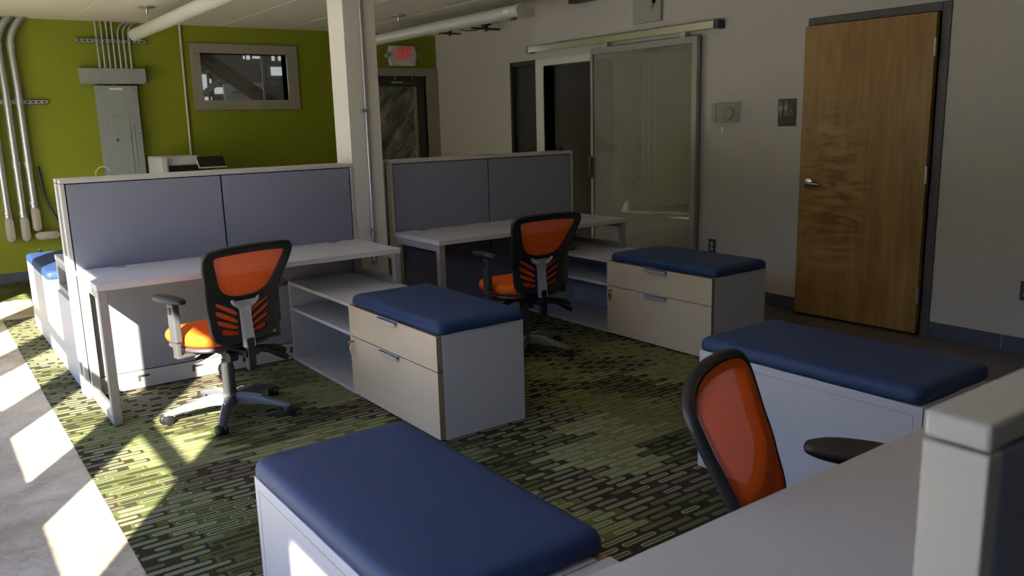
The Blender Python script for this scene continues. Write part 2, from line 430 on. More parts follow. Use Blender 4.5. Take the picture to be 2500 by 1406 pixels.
# left wall with the sunlit windows; sills/heads follow the sun patches on the floor
bays = [(-.80, -.272, 1.05, 1.979), (1.122, 1.894, 1.05, 2.44), (2.297, 3.064, 1.05, 2.335),
        (3.472, 4.242, 1.05, 2.335), (4.647, 5.417, 1.05, 2.335), (5.822, 6.592, 1.05, 2.335), (7.0, 8.5, 1.05, 1.90)]  # last bay added for soft light on the green wall, not from patches
bs = []; y = YF - .1
LOW_ADDED = [(0.90, 2.06), (2.10, 3.24), (3.28, 4.42), (4.46, 5.60), (5.64, 6.80), (7.0, 8.5)]     # unseen low panes, added so sun bounces off the floor
for (a, b, z0, z1) in bays:
    bs.append((XL - .05, XL, y, a, .87, H)); bs.append((XL - .05, XL, a, b, .87, z0)); bs.append((XL - .05, XL, a, b, z1, H)); y = b
bs.append((XL - .05, XL, y, YB + .1, .87, H))
y = YF - .1
for (a, b) in LOW_ADDED:
    bs.append((XL - .05, XL, y, a, 0, .87)); bs.append((XL - .05, XL, a, b, 0, .08)); y = b
bs.append((XL - .05, XL, y, YB + .1, 0, .87))
struct('wall_left', boxes(*bs), 'wall_white')
for i, (a, b, z0, z1) in enumerate(bays):
    w = Thing('window_%d' % (i + 1), loc=(XL, a, z0), kind='structure')
    f = .0
    bsx = [(XL - .045, XL - .015, a, b, 1.639, 1.719)]
    w.part('window_frame', boxes(*bsx, (XL, XL + .02, a - .03, b + .03, z0 - .03, z0), (XL, XL + .012, a - .04, a, z0, z1 + .03), (XL, XL + .012, b, b + .04, z0, z1 + .03), (XL, XL + .012, a, b, z1, z1 + .03)), 'frame_taupe')
    w.part('pane', boxes((XL - .034, XL - .030, a, b, z0, z1)), 'window_glass')
    if a > 6.9: w.part('added_diffuser', boxes((XL - .012, XL - .011, a, b, z0, z1)), 'shade')  # sheet added to spread sun as soft light over wall and ceiling
for i, (a, b) in enumerate(LOW_ADDED):
    w = Thing('window_%d' % (i + 9), loc=(XL, a, .08), kind='structure')  # added low openings, put in for floor bounce
    w.part('window_frame', boxes((XL, XL + .012, a - .02, a, .05, .90), (XL, XL + .012, b, b + .02, .05, .90)), 'frame_taupe')
    w.part('pane', boxes((XL - .034, XL - .030, a, b, .08, .87)), 'window_glass')
    if a > 6.9: w.part('added_diffuser', boxes((XL - .012, XL - .011, a, b, .08, .87)), 'shade')  # same added sheet, a low soft source for the green wall
struct('ground_outside', boxes((-40, XL - .4, -30, 40, -.4, -.3)), 'pavement')

# far hedge added unseen to block low sky and darken the right side
hb_ = bmesh.new(); rnd = random.Random(3)
for k in range(44):
    yy = -38 + k * 2.0; r0 = 1.5 + rnd.random() * .6
    bmesh.ops.create_icosphere(hb_, subdivisions=2, radius=1, matrix=Matrix.Translation((-15 + rnd.random(), yy, 1.6)) @ Matrix.Diagonal((1.6, r0, 3.4 + rnd.random() * 1.4, 1)))
single('sky_blocker', hb_, 'sky_blocker', 'tall green hedge added unseen outside to block the low sky', 'sky_blocker', (-15, 0, -.3), kind='stuff', smooth=60)

# baseboards
struct('baseboard_back', boxes((XL, WX0, YB - .008, YB, 0, .102), (WX0, DX0 - .11, YB - .008, YB, 0, .102)), 'base')
struct('baseboard_right', boxes((XR - .008, XR, YF, 2.244, 0, .102), (XR - .008, XR, 2.252, 2.70, 0, .102), (XR - .008, XR, 3.71, 4.7, 0, .102), (XR2 - .008, XR2, 8.1, YB, 0, .102), (XR - .008, XR, 4.7, 5.7, 0, .102)), 'base')

# column
cl = struct('column', boxes((2.370, 2.595, 5.03, 5.26, 0, H), bev=.003), 'column')
t = Thing('conduit', 'thin steel conduit running down the white column', 'conduit', (2.485, 5.01, .56))
t.part('pipe', shape(bm_tube, [(2.485, 5.014, H), (2.485, 5.014, .60)], .0105, 12), 'steel', 40)
t.part('coupling', shape(bm_tube, [(2.485, 5.014, .56), (2.485, 5.014, .575), (2.485, 5.014, .577), (2.485, 5.014, .63), (2.485, 5.014, .632), (2.485, 5.014, .65)], [.010, .010, .018, .018, .015, .015], 12), 'steel', 40)
for z in (1.57, .792):
    t.part('strap', boxes((2.452, 2.500, 4.999, 5.029, z - .009, z + .009), bev=.002), 'steel')

# recessed doorway in the far right wall
d = Thing('door_4', loc=(XR2, 7.06, 0), kind='structure')
d.part('door_frame', boxes((XR2 - .01, XR2 + .10, 7.06, 7.10, 0, 2.14), (XR2 - .01, XR2 + .10, 8.00, 8.04, 0, 2.14), (XR2 - .01, XR2 + .10, 7.06, 8.04, 2.09, 2.14)), 'frame_dark')
d.part('door_leaf', boxes((XR2 + .05, XR2 + .09, 7.10, 8.00, 0, 2.09)), 'frame_dark')

# ------------------------------------------------------------------ interior window in the green wall and the workshop behind it
w = Thing('window_20', loc=(WX0, YB, WZ0), kind='structure')
fo = (2.711, 3.936, 1.688, 2.412)
w.part('window_frame', boxes((fo[0], WX0, YB - .03, YB, fo[2], fo[3]), (WX1, fo[1], YB - .03, YB, fo[2], fo[3]), (WX0, WX1, YB - .03, YB, fo[2], WZ0), (WX0, WX1, YB - .03, YB, WZ1, fo[3]),
       (WX0 - .01, WX0, YB, YB + .15, WZ0, WZ1), (WX1, WX1 + .01, YB, YB + .15, WZ0, WZ1), (WX0, WX1, YB, YB + .15, WZ0 - .01, WZ0), (WX0, WX1, YB, YB + .15, WZ1, WZ1 + .01)), 'frame_taupe')
w.part('pane', boxes((WX0, WX1, YB + .138, YB + .144, WZ0, WZ1)), 'int_glass')
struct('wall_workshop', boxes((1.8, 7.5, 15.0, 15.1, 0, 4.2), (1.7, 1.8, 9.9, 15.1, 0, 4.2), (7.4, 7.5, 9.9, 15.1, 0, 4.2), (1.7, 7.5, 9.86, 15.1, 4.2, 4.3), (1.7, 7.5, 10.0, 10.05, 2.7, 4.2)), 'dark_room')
struct('floor_workshop', boxes((1.7, 7.5, 9.9, 15.1, -.12, 0)), 'concrete')
st = Thing('staircase', 'steep dark timber staircase seen through the interior window', 'staircase', (4.2, 12.5, 0))
def plank(bm, x0, z0, x1, z1, h, ya, yb):
    dx, dz = x1 - x0, z1 - z0; ln = math.hypot(dx, dz); nx, nz = -dz / ln * h, dx / ln * h
    bm_prism(bm, [(x0 - nx, z0 - nz), (x1 - nx, z1 - nz), (x1 + nx, z1 + nz), (x0 + nx, z0 + nz)], 'y', ya, yb)
for (x0, z0, x1, z1, h, ya) in ((3.05, 2.74, 4.55, 1.72, .055, 12.1), (3.45, 2.80, 5.0, 1.72, .075, 12.9)):
    bm = bmesh.new(); plank(bm, x0, z0, x1, z1, h, ya, ya + .05); st.part('stringer', bm, 'wood_dark')
for k in range(7):
    u = (k + .5) / 7; x = 3.35 + 1.45 * u; zz = 2.66 - .97 * u
    bm = bmesh.new(); bm_prism(bm, [(x - .12, zz), (x + .10, zz), (x + .10, zz - .035), (x - .12, zz - .035)], 'y', 12.16, 12.89)
    st.part('tread', bm, 'wood_dark')
single('post', boxes((4.345, 4.375, 12.0, 12.03, 0, 4.2)), 'frame_taupe', 'thin pale post standing beside the staircase', 'post', (4.36, 12., 0))
single('board', boxes((4.28, 4.93, 13.6, 13.65, 1.2, 2.20)), 'printer_white', 'pale board standing behind the staircase', 'board', (4.6, 13.6, 0))
single('crossbeam', boxes((4.73, 7.3, 13.0, 13.1, 2.13, 2.19)), 'frame_taupe', 'pale crossbeam to the right of the thin post', 'beam')
bm = bmesh.new(); plank(bm, 3.4, 1.75, 4.06, 2.19, .035, 13.0, 13.06)
single('brace', bm, 'frame_taupe', 'pale diagonal brace at the lower left of the interior window', 'beam')
wp = Thing('window_21', loc=(3.9, 14.99, 2), kind='structure')
wp.part('pane', boxes((4.33, 4.43, 14.97, 14.99, 2.11, 2.42), (4.47, 4.51, 14.97, 14.99, 2.26, 2.33), (4.55, 4.73, 14.97, 14.99, 2.08, 2.19), (4.37, 4.49, 14.97, 14.99, 1.95, 2.03),
        (5.10, 5.13, 14.97, 14.99, 2.68, 2.73), (5.16, 5.22, 14.97, 14.99, 2.67, 2.74), (5.27, 5.40, 14.97, 14.99, 2.69, 2.73), (5.62, 5.67, 14.97, 14.99, 2.66, 2.74), (5.74, 5.80, 14.97, 14.99, 2.66, 2.74), (5.57, 5.80, 14.97, 14.99, 2.40, 2.55)), 'daylit')
wp.part('pane', boxes((1.80, 1.82, 10.6, 13.6, 1.4, 3.0)), 'workshop_fill')  # added out-of-sight glow panel, fill light for the workshop
wp.part('window_frame', boxes((4.43, 4.47, 14.95, 14.99, 1.9, 2.5), (4.29, 4.33, 14.95, 14.99, 1.9, 2.5), (5.53, 5.57, 14.95, 14.99, 2.36, 2.6)), 'frame_taupe')

# ------------------------------------------------------------------ exit door
d = Thing('door_3', loc=(5.2, YB, 0), kind='structure')
d.part('door_frame', boxes((DX1, 5.865, YB - .03, YB + .12, 0, 2.183), (DX0 - .12, DX0, YB - .03, YB + .12, 0, 2.183), (DX0, DX1, YB - .03, YB + .12, DZ, 2.183)), 'frame_taupe')
d.part('door_leaf', boxes((5.56, DX1, YB + .03, YB + .08, 0, DZ), (DX0, 4.84, YB + .03, YB + .08, 0, DZ), (4.84, 5.56, YB + .03, YB + .08, 1.955, DZ), (4.84, 5.56, YB + .03, YB + .08, 0, .25)), 'frame_dark')
d.part('glazing_bead', boxes((5.525, 5.56, YB + .02, YB + .07, .25, 1.955), (4.84, 4.875, YB + .02, YB + .07, .25, 1.955)), 'frame_taupe')
d.part('pane', boxes((4.875, 5.525, YB + .05, YB + .056, .25, 1.955)), 'film', label='glass backed with crinkled plastic film')
cp = d.part('door_closer', boxes((5.33, 5.545, YB - .01, YB + .03, 1.985, 2.022), bev=.006), 'dark_grey')
d.sub(cp, 'closer_arm', boxes((5.18, 5.33, YB - .02, YB - .012, 1.995, 2.012)), 'steel')
d.part('head_bracket', boxes((5.215, 5.225, YB - .045, YB - .03, 2.03, 2.075), (5.465, 5.475, YB - .045, YB - .03, 2.03, 2.075)), 'chrome')

# exit sign with two lamps
t = Thing('exit_sign', 'white EXIT sign with red letters and two lamp heads', 'exit sign', (5.342, YB, 2.2))
pl = [(5.172, 2.208), (5.512, 2.208), (5.514, 2.27), (5.535, 2.30), (5.535, 2.36), (5.514, 2.40), (5.512, 2.452), (5.17, 2.452), (5.166, 2.40), (5.150, 2.36), (5.150, 2.30), (5.168, 2.27)]
t.part('housing', shape(bm_prism, pl, 'y', YB - .07, YB - .002, .006), 'white_plastic')
def text_mesh(name, body, size, loc, rot, m, parent=None, origin=(0, 0, 0), sx=1., align='CENTER', ext=.001):
    cu = bpy.data.curves.new(name, 'FONT'); cu.body = body; cu.size = size; cu.align_x = align; cu.align_y = 'CENTER'; cu.extrude = ext; cu.space_character = 1.14
    o = bpy.data.objects.new(name, cu)
    col.objects.link(o); bpy.context.view_layer.update()
    me = bpy.data.meshes.new_from_object(o.evaluated_get(bpy.context.evaluated_depsgraph_get()))
    bpy.data.objects.remove(o)
    me.name = name
    mw = Matrix.Translation(Vector(loc) - Vector(origin)) @ rot @ Matrix.Diagonal((sx, 1, 1, 1))
    me.transform(mw); me.materials.clear(); me.materials.append(M[m])
    o2 = bpy.data.objects.new(name, me); col.objects.link(o2)
    if parent is not None: o2.parent = parent
    return o2
RY = Matrix.Rotation(R(90), 4, 'X')             # faces -y
RX = Matrix.Rotation(R(-90), 4, 'Z') @ RY       # faces -x
text_mesh('letters', 'EXIT', .215, (5.355, YB - .075, 2.352), RY, 'exit_red', t.o, t.loc, sx=.46, ext=.003)
for sx in (-1, 1):
    x = 5.343 + sx * .222
    l = t.part('lamp_head', shape(bm_tube, [(x, YB - .02, 2.332), (x, YB - .05, 2.332), (x, YB - .085, 2.330), (x, YB - .09, 2.33)], [.022, .040, .046, .040], 16), 'clear' if sx > 0 else 'chrome', 40, 'clear lamp head' if sx > 0 else 'bright mirrored lamp head')

# ------------------------------------------------------------------ green wall services
t = Thing('breaker_box', 'tall grey electrical breaker box on the green wall', 'breaker box', (1.9, YB, .75))
ys = YB - .115
bx = t.part('enclosure', boxes((1.708, 2.108, ys, YB - .001, .72, 1.950), bev=.004), 'panel_grey')
t.part('panel_door', boxes((1.805, 1.995, ys - .006, ys, .95, 1.640), bev=.002), 'panel_grey')
lt = t.part('latch', boxes((1.83, 1.875, ys - .009, ys - .005, 1.375, 1.415), bev=.002), 'steel')
t.sub(lt, 'latch_lever', boxes((1.847, 1.853, ys - .014, ys - .008, 1.385, 1.41), (1.85, 1.862, ys - .014, ys - .008, 1.385, 1.391)), 'black')
t.part('label_plate', boxes((1.835, 1.96, ys - .003, ys, 1.905, 1.926)), 'white_rim')
t.part('seam_line', boxes((2.035, 2.037, ys - .002, ys, 1.12, 1.56)), 'dark_grey')
for (x, z) in ((1.722, 1.92), (2.075, 1.92), (1.722, 1.455), (2.085, 1.455)):
    t.part('screw', shape(bm_tube, [(x, ys, z), (x, ys - .006, z)], .006, 10), 'chrome', 40)
t.part('nipple', shape(bm_tube, [(1.90, YB - .06, 1.951), (1.90, YB - .06, 1.967)], .02, 12), 'pvc', 40)
t = Thing('wireway', 'grey rectangular wireway box above the breaker box', 'wireway', (1.9, YB, 1.96))
t.part('trough', boxes((1.583, 2.208, YB - .12, YB - .001, 1.968, 2.125), bev=.003), 'panel_grey')
for (x, z) in ((1.75, 2.112), (2.055, 2.112), (1.75, 1.98), (2.055, 1.98), (1.60, 1.975), (2.19, 1.975)):
    t.part('screw', shape(bm_tube, [(x, YB - .12, z), (x, YB - .127, z)], .006, 10), 'chrome', 40)
tops = [1.795, 1.846, 1.896, 1.947]
for i in range(7):
    xb = 1.782 + .0513 * i
    if i < 4:
        pts = [(xb, YB - .06, 2.125), (xb, YB - .06, H)]
    else:
        pts = [(xb, YB - .06, 2.125), (xb, YB - .06, 2.42)] + [(xb + .055 * (1 - math.cos(R(a))), YB - .06, 2.42 + .16 * math.sin(R(a))) for a in range(10, 91, 10)] + [(xb + .09, YB - .06, 2.59), (xb + .11, YB - .06, 2.60)]
        pts = [(xb, YB - .06, 2.125), (xb, YB - .06, 2.47)] + [(xb + .11 * (1 - math.cos(R(a))), YB - .06, 2.47 + .125 * math.sin(R(a))) for a in range(10, 81, 10)] + [(xb + .10, YB - .06, H)]
    words_ = ['leftmost', 'second from left', 'third from left', 'fourth from left', 'third from right', 'second from right', 'rightmost'][i]
    c = Thing('conduit', ('straight' if i < 4 else 'bent') + ' thin steel conduit above the wireway, ' + words_ + ' of seven', 'conduit', (xb, YB - .06, 2.125), 'thin conduits rising from the wireway')
    c.part('pipe', shape(bm_tube, pts, .0105, 10), 'steel', 40)
    c.part('connector', shape(bm_tube, [(xb, YB - .06, 2.126), (xb, YB - .06, 2.160)], .0155, 10), 'steel', 40)
    c.part('strap', boxes((xb - .016, xb + .016, YB - .076, YB - .045, 2.395, 2.412), bev=.002), 'steel')
for nm, x0, x1, z, lb in (('strut_channel', 1.585, 2.26, 2.404, 'short slotted strut channel behind the seven thin conduits'), ('strut_channel', .60, 1.262, 1.793, 'slotted strut channel behind the thick conduits at the left edge')):
    t = Thing(nm, lb, 'strut channel', (x0, YB, z), 'slotted strut channels on the green wall')
    t.part('channel', boxes((x0, x1, YB - .045, YB - .041, z - .021, z + .021), (x0, x1, YB - .045, YB, z + .017, z + .021), (x0, x1, YB - .045, YB, z - .021, z - .017)), 'slotted')

def big_conduit(xt, xb, zb, lb, rr=.034, bend=True):
    c = Thing('conduit', lb, 'conduit', (xb, YB, zb), 'thick conduits at the left end of the green wall')
    y = YB - .085
    pts = []
    if bend:
        pts = [(xt + .15, y, H + .02), (xt + .115, y, H - .015), (xt + .075, y, H - .065), (xt + .042, y, H - .12), (xt + .018, y, H - .175), (xt + .004, y, H - .23), (xt, y, H - .29), (xt + (xb - xt) * .25, y, H - .40)]
    else:
        pts = [(xt, y, H)]
    pts += [(xb, y, 1.9), (xb, y, zb + .26)]
    p = c.part('pipe', shape(bm_tube, pts, rr, 16), 'steel', 40)
    for z in (2.33, 1.793, 1.18):
        if z > zb + .3: c.part('coupling', shape(bm_tube, [(xb if z < 1.95 else xt + (xb - xt) * .3, y, z - .03), (xb if z < 1.95 else xt + (xb - xt) * .3, y, z + .03)], rr + .006, 16), 'steel', 40)
    c.part('connector', shape(bm_tube, [(xb, y, zb + .235), (xb, y, zb + .27), (xb, y, zb + .275), (xb, y, zb + .30)], [rr + .004, rr + .004, rr + .009, rr + .009], 16), 'steel', 40)
    lbm = bmesh.new()
    bm_prism(lbm, rrect(xb - .038, xb + .038, zb, zb + .245, .034, 6), 'y', YB - .13, YB - .01, .012)
    bd = c.part('conduit_body', lbm, 'pvc', 45)
    lid = bmesh.new(); bm_prism(lid, rrect(xb - .026, xb + .026, zb + .02, zb + .225, .024, 6), 'y', YB - .136, YB - .128, .003)
    c.sub(bd, 'cover', lid, 'pvc', 45)
big_conduit(.895, .905, .421, 'thick conduit ending low beside the horizontal fitting, second from the right')
big_conduit(1.000, 1.012, .512, 'rightmost thick conduit with curved top and highest end fitting')
big_conduit(.775, .772, .424, 'thick conduit cut by the left picture edge') 
hb = bmesh.new(); bm_prism(hb, rrect(.985, 1.205, .424, .500, .034, 6), 'y', YB - .13, YB - .01, .012)
t = Thing('conduit_fitting', 'grey oval conduit fitting lying horizontal on the green wall', 'conduit fitting', (1.09, YB, .42))
t.part('conduit_body', hb, 'pvc', 45)
hb = bmesh.new(); bm_prism(hb, rrect(1.02, 1.175, .436, .488, .024, 6), 'y', YB - .136, YB - .128, .003); t.part('cover', hb, 'pvc', 45)
# loose dark flexible cables beside the panel
def curve_pts(ps, n=8):
    ps = [Vector(p) for p in ps]; out = []
    P = [ps[0]] + ps + [ps[-1]]
    for i in range(1, len(P) - 2):
        for k in range(n):
            t_ = k / n
            a, b, c, d_ = P[i - 1], P[i], P[i + 1], P[i + 2]
            out.append(.5 * ((2 * b) + (-a + c) * t_ + (2 * a - 5 * b + 4 * c - d_) * t_ ** 2 + (-a + 3 * b - 3 * c + d_) * t_ ** 3))
    out.append(ps[-1]); return out
single('cable', shape(bm_tube, curve_pts([(1.10, 9.66, 1.15), (1.12, 9.64, .85), (1.20, 9.60, .62), (1.255, 9.56, .46), (1.25, 9.45, .3), (1.2, 9.3, .02)]), .014, 8), 'black', 'thick black cable hanging beside the rightmost thick conduit', 'cable', smooth=40)
single('cable', shape(bm_tube, curve_pts([(1.28, 9.3, .40), (1.22, 9.2, .31), (1.08, 9.1, .28), (.98, 9.0, .36), (.93, 8.95, .40)]), .010, 8), 'black', 'thin black cable curling toward the navy seat at left', 'cable', smooth=40)
single('cable_ring', shape(bm_tube, [(1.681 + .075 * math.cos(R(a)), 9.575, 1.050 + .075 * math.sin(R(a))) for a in range(20, 200, 12)], .005, 8), 'white_rim', 'small pale cable loop beside the grey breaker box', 'cable', smooth=40)
t = Thing('conduit', 'single thin pale conduit running down left of the interior window', 'conduit', (2.622, YB, 1.0))
t.part('pipe', shape(bm_tube, [(2.628, YB - .018, H), (2.616, YB - .018, 1.0)], .012, 10), 'tube', 40)
t.part('strap', boxes((2.60, 2.64, YB - .03, YB, 2.33, 2.345)), 'steel')
t.part('strap', boxes((2.605, 2.64, YB - .03, YB, 1.62, 1.635)), 'steel')

# ------------------------------------------------------------------ photocopier by the green wall
t = Thing('photocopier', 'white and black photocopier with tilted screen before the green wall', 'photocopier', (2.4, 9.2, 0))
t.part('body', boxes((2.12, 2.72, 8.95, 9.5, .02, 1.00, .02)), 'printer_white')
t.part('side_cover', boxes((2.10, 2.185, 8.93, 9.45, .95, 1.218, .02)), 'printer_white')
t.part('paper_slot', boxes((2.185, 2.56, 9.0, 9.45, 1.00, 1.12, .004)), 'black')
t.part('document_feeder', boxes((2.17, 2.50, 8.98, 9.45, 1.12, 1.216, .018)), 'printer_white')
t.part('output_tray', boxes((2.23, 2.60, 8.9, 9.1, 1.00, 1.03, .008)), 'dark_grey')
bm = bmesh.new(); bm_box(bm, -.145, .145, -.008, .008, -.075, .075, .006)
bmesh.ops.transform(bm, matrix=Matrix.Translation((2.60, 8.90, 1.142)) @ Matrix.Rotation(R(-42), 4, 'X'), verts=bm.verts)
sc_ = t.part('screen', bm, 'printer_white')
bm = bmesh.new(); bm_box(bm, -.137, .137, -.011, -.007, -.066, .070)
bmesh.ops.transform(bm, matrix=Matrix.Translation((2.60, 8.90, 1.142)) @ Matrix.Rotation(R(-42), 4, 'X'), verts=bm.verts)
t.sub(sc_, 'display', bm, 'screen')
t.part('screen_arm', boxes((2.56, 2.64, 8.93, 9.0, 1.0, 1.11, .005)), 'dark_grey')

# ------------------------------------------------------------------ tube lights
for (x, y0, y1, lb, sl) in ((2.0, 3.2, 8.93, 'long pale tube light over the left workstation', 0), (4.43, 5.89, 8.6, 'silver tube light hanging beyond the column', 0)):
    t = Thing('tube_light', lb, 'light', (x, y0, H), 'hanging tube lights')
    n = 24
    t.part('housing', shape(bm_tube, [(x + .0, y0, 2.40), (x, y1, 2.40)], .056, n), 'tube', 40)
    t.part('end_cap', shape(bm_tube, [(x, y0 - .006, 2.40), (x, y0 + .05, 2.40)], .059, n), 'tube', 40)
    t.part('end_cap', shape(bm_tube, [(x, y1 - .05, 2.40), (x, y1 + .006, 2.40)], .059, n), 'tube', 40)
    if x > 4:
        t.part('sticker', boxes((x - .0595, x - .055, y0 + .10, y0 + .19, 2.385, 2.42)), 'white_rim')
        t.part('end_tab', boxes((x - .05, x - .03, y0 + .03, y0 + .09, 2.325, 2.345)), 'dark_grey')
    for yy in (y0 + .06, y1 - .55):
        t.part('suspension_cable', shape(bm_tube, [(x, yy, 2.45), (x, yy, H)], .0022, 6), 'steel')
        cn = t.part('canopy', shape(bm_tube, [(x, yy, H), (x, yy, H - .012), (x, yy, H - .018)], [.075, .075, .06], 20), 'steel', 40)
        t.sub(cn, 'canopy_stem', shape(bm_tube, [(x, yy, H - .018), (x, yy, H - .06), (x, yy, H - .065)], [.012, .009, .005], 10), 'steel', 40)

for (x, y, l, lb) in ((5.50, 8.75, .30, 'small dark bar bracket on the ceiling, nearer the exit sign'), (5.62, 8.16, .38, 'dark bar bracket on the ceiling right of the other one')):
    t = Thing('ceiling_bracket', lb, 'bracket', (x, y, H), 'bar brackets on the ceiling')
    t.part('bar', boxes((x - l / 2, x + l / 2, y - .02, y + .02, 2.515, 2.535)), 'wood_dark')
    t.part('mount_plate', boxes((x - .07, x + .05, y - .03, y + .03, 2.56, H), (x - .02, x + .02, y - .02, y + .02, 2.535, 2.56)), 'black')
    t.part('knob', shape(bm_tube, [(x, y, 2.515), (x, y, 2.495)], .016, 10), 'dark_grey', 40)
single('cable', shape(bm_tube, curve_pts([(5.45, 8.55, 2.57), (5.52, 8.48, 2.535), (5.62, 8.40, 2.53), (5.68, 8.35, 2.55), (5.7, 8.33, 2.6)]), .006, 8), 'black', 'short black cable drooping between the two ceiling bar brackets', 'cable', smooth=40)

# ------------------------------------------------------------------ right wall fittings
t = Thing('door_1', loc=(XR, 5.3, 0), kind='structure')      # sliding glass door
xf = XR - .075
Y0, Y1, ZT = 4.688, 5.985, 2.113
fr = .055
t.part('door_frame', boxes((xf, xf + .04, Y0, Y0 + fr, .015, ZT, .003), (xf, xf + .04, Y1 - .033, Y1, .015, ZT, .003), (xf + .002, xf + .038, Y0 + fr, Y1 - .033, ZT - .055, ZT, .003), (xf + .002, xf + .038, Y0 + fr, Y1 - .033, .015, .10, .003)), 'alu_frame')
t.part('pane', boxes((xf + .016, xf + .024, Y0 + fr, Y1 - .033, .10, ZT - .055)), 'door_glass')
hd = t.part('handle', boxes((xf - .028, xf + .055, 5.955, 5.995, .93, 1.13, .008)), 'dark_grey')
for yy in (4.86, 5.80):
    t.part('hanger', boxes((xf + .012, xf + .02, yy - .03, yy + .03, ZT - .01, 2.16, .003)), 'alu')
t = Thing('sliding_door_track', 'polished metal rail above the sliding glass door', 'door track', (XR, 5.7, 2.15))
t.part('rail', boxes((XR - .085, XR, 4.485, 6.93, 2.149, 2.209, .004)), 'track')
t.part('end_cap', boxes((XR - .088, XR, 4.470, 4.515, 2.146, 2.212, .003)), 'dark_grey')
t.part('end_cap', boxes((XR - .088, XR, 6.925, 6.942, 2.146, 2.212, .003)), 'dark_grey')
struct('trim_1', boxes((XR - .012, XR + T, 6.77, 6.895, 0, 2.075), (XR - .012, XR, 5.72, 6.77, 2.015, 2.075), (XR, XR + T, 5.74, 5.75, 0, 2.015)), 'column')

t = Thing('electrical_box', 'painted metal box high on the wall above the rail', 'electrical box', (XR, 5.3, 2.28))
t.part('housing', boxes((XR - .03, XR, 5.137, 5.467, 2.279, 2.60, .003)), 'metal_box')
t.part('key', boxes((XR - .05, XR - .045, 5.205, 5.225, 2.40, 2.425), (XR - .05, XR - .045, 5.225, 5.232, 2.37, 2.40)), 'brass')
t.part('lock', shape(bm_tube, [(XR - .03, 5.21, 2.44), (XR - .05, 5.21, 2.44)], .014, 12), 'black', 40)
single('wall_vent', boxes((XR - .10, XR, 5.88, 6.26, 2.545, 2.60, .006)), 'vent_dark', 'dark slot vent at the top of the wall above the rail', 'vent', (XR, 6.05, 2.57))

t = Thing('thermostat', 'round thermostat under a clear guard box right of the sliding door', 'thermostat', (XR, 4.42, 1.42))
t.part('dial', shape(bm_tube, [(XR, 4.41, 1.495), (XR - .03, 4.41, 1.495), (XR - .038, 4.41, 1.495)], [.055, .050, .038], 28), 'metal_box', 40)
gx = XR - .075
bm = bmesh.new()
bm_box(bm, gx, gx + .004, 4.300, 4.530, 1.422, 1.571)
bm_box(bm, gx + .004, XR, 4.300, 4.304, 1.422, 1.571); bm_box(bm, gx + .004, XR, 4.526, 4.530, 1.422, 1.571)
bm_box(bm, gx + .004, XR, 4.304, 4.526, 1.567, 1.571); bm_box(bm, gx + .004, XR, 4.304, 4.526, 1.422, 1.426)
t.part('guard', bm, 'clear')
t.part('highlight_strip', boxes((gx - .003, gx, 4.482, 4.49, 1.424, 1.569)), 'chrome', label='chrome strip set in as the highlight of the guard')  # chrome strip stands in for a specular glint on the guard
kk = t.part('key', shape(bm_tube, [(XR - .06, 4.424 + .012 * math.cos(R(a)), 1.402 + .012 * math.sin(R(a))) for a in range(0, 361, 30)], .003, 6, False), 'chrome', 40)
t.sub(kk, 'key_blade', boxes((XR - .062, XR - .058, 4.417, 4.431, 1.36, 1.392), (XR - .062, XR - .058, 4.420, 4.428, 1.335, 1.36)), 'brass')

# restroom sign
t = Thing('restroom_sign', 'dark brown restroom sign with woman, man and wheelchair symbols', 'sign', (XR, 3.867, 1.386))
t.part('plate', boxes((XR - .006, XR, 3.789, 3.946, 1.386, 1.586, .002)), 'sign_brown')
xs = XR - .0085
def fig(bm, poly): bm_prism(bm, poly, 'x', xs, XR - .005)
def disc(cy, cz, r): return [(cy + r * math.cos(R(a)), cz + r * math.sin(R(a))) for a in range(0, 360, 20)]
bm = bmesh.new(); cy = 3.921
fig(bm, disc(cy, 1.555, .0085)); fig(bm, [(cy - .013, 1.541), (cy + .013, 1.541), (cy + .017, 1.520), (cy + .0165, 1.500), (cy - .0165, 1.500), (cy - .017, 1.520)])
fig(bm, [(cy - .013, 1.500), (cy + .013, 1.500), (cy + .016, 1.492), (cy - .016, 1.492)])
fig(bm, [(cy - .0085, 1.492), (cy - .0015, 1.492), (cy - .0015, 1.463), (cy - .0085, 1.463)]); fig(bm, [(cy + .0015, 1.492), (cy + .0085, 1.492), (cy + .0085, 1.463), (cy + .0015, 1.463)])
t.part('woman_symbol', bm, 'sign_figure')
bm = bmesh.new(); cy = 3.874
fig(bm, disc(cy, 1.556, .0085)); fig(bm, [(cy - .0155, 1.542), (cy + .0155, 1.542), (cy + .0155, 1.508), (cy + .0105, 1.505), (cy + .0095, 1.500), (cy - .0095, 1.500), (cy - .0105, 1.505), (cy - .0155, 1.508)])
fig(bm, [(cy - .0095, 1.500), (cy - .001, 1.500), (cy - .002, 1.463), (cy - .0085, 1.463)]); fig(bm, [(cy + .001, 1.500), (cy + .0095, 1.500), (cy + .0085, 1.463), (cy + .002, 1.463)])
t.part('man_symbol', bm, 'sign_figure')
bm = bmesh.new(); cy, cz = 3.839, 1.480
o_ = arc(cy, cz, .0165, 70, 395, 20); i_ = arc(cy, cz, .012, 395, 70, 20)
for k in range(20):
    fig(bm, [o_[k], o_[k + 1], i_[20 - k - 1], i_[20 - k]])
fig(bm, [(cy - .004, 1.520), (cy + .002, 1.520), (cy + .002, 1.492), (cy - .004, 1.492)]); fig(bm, disc(cy - .001, 1.526, .0045))
fig(bm, [(cy - .016, 1.494), (cy + .002, 1.494), (cy + .002, 1.499), (cy - .018, 1.499)]); fig(bm, [(cy - .016, 1.497), (cy - .020, 1.497), (cy - .028, 1.470), (cy - .023, 1.470)])
t.part('wheelchair_symbol', bm, 'sign_figure')
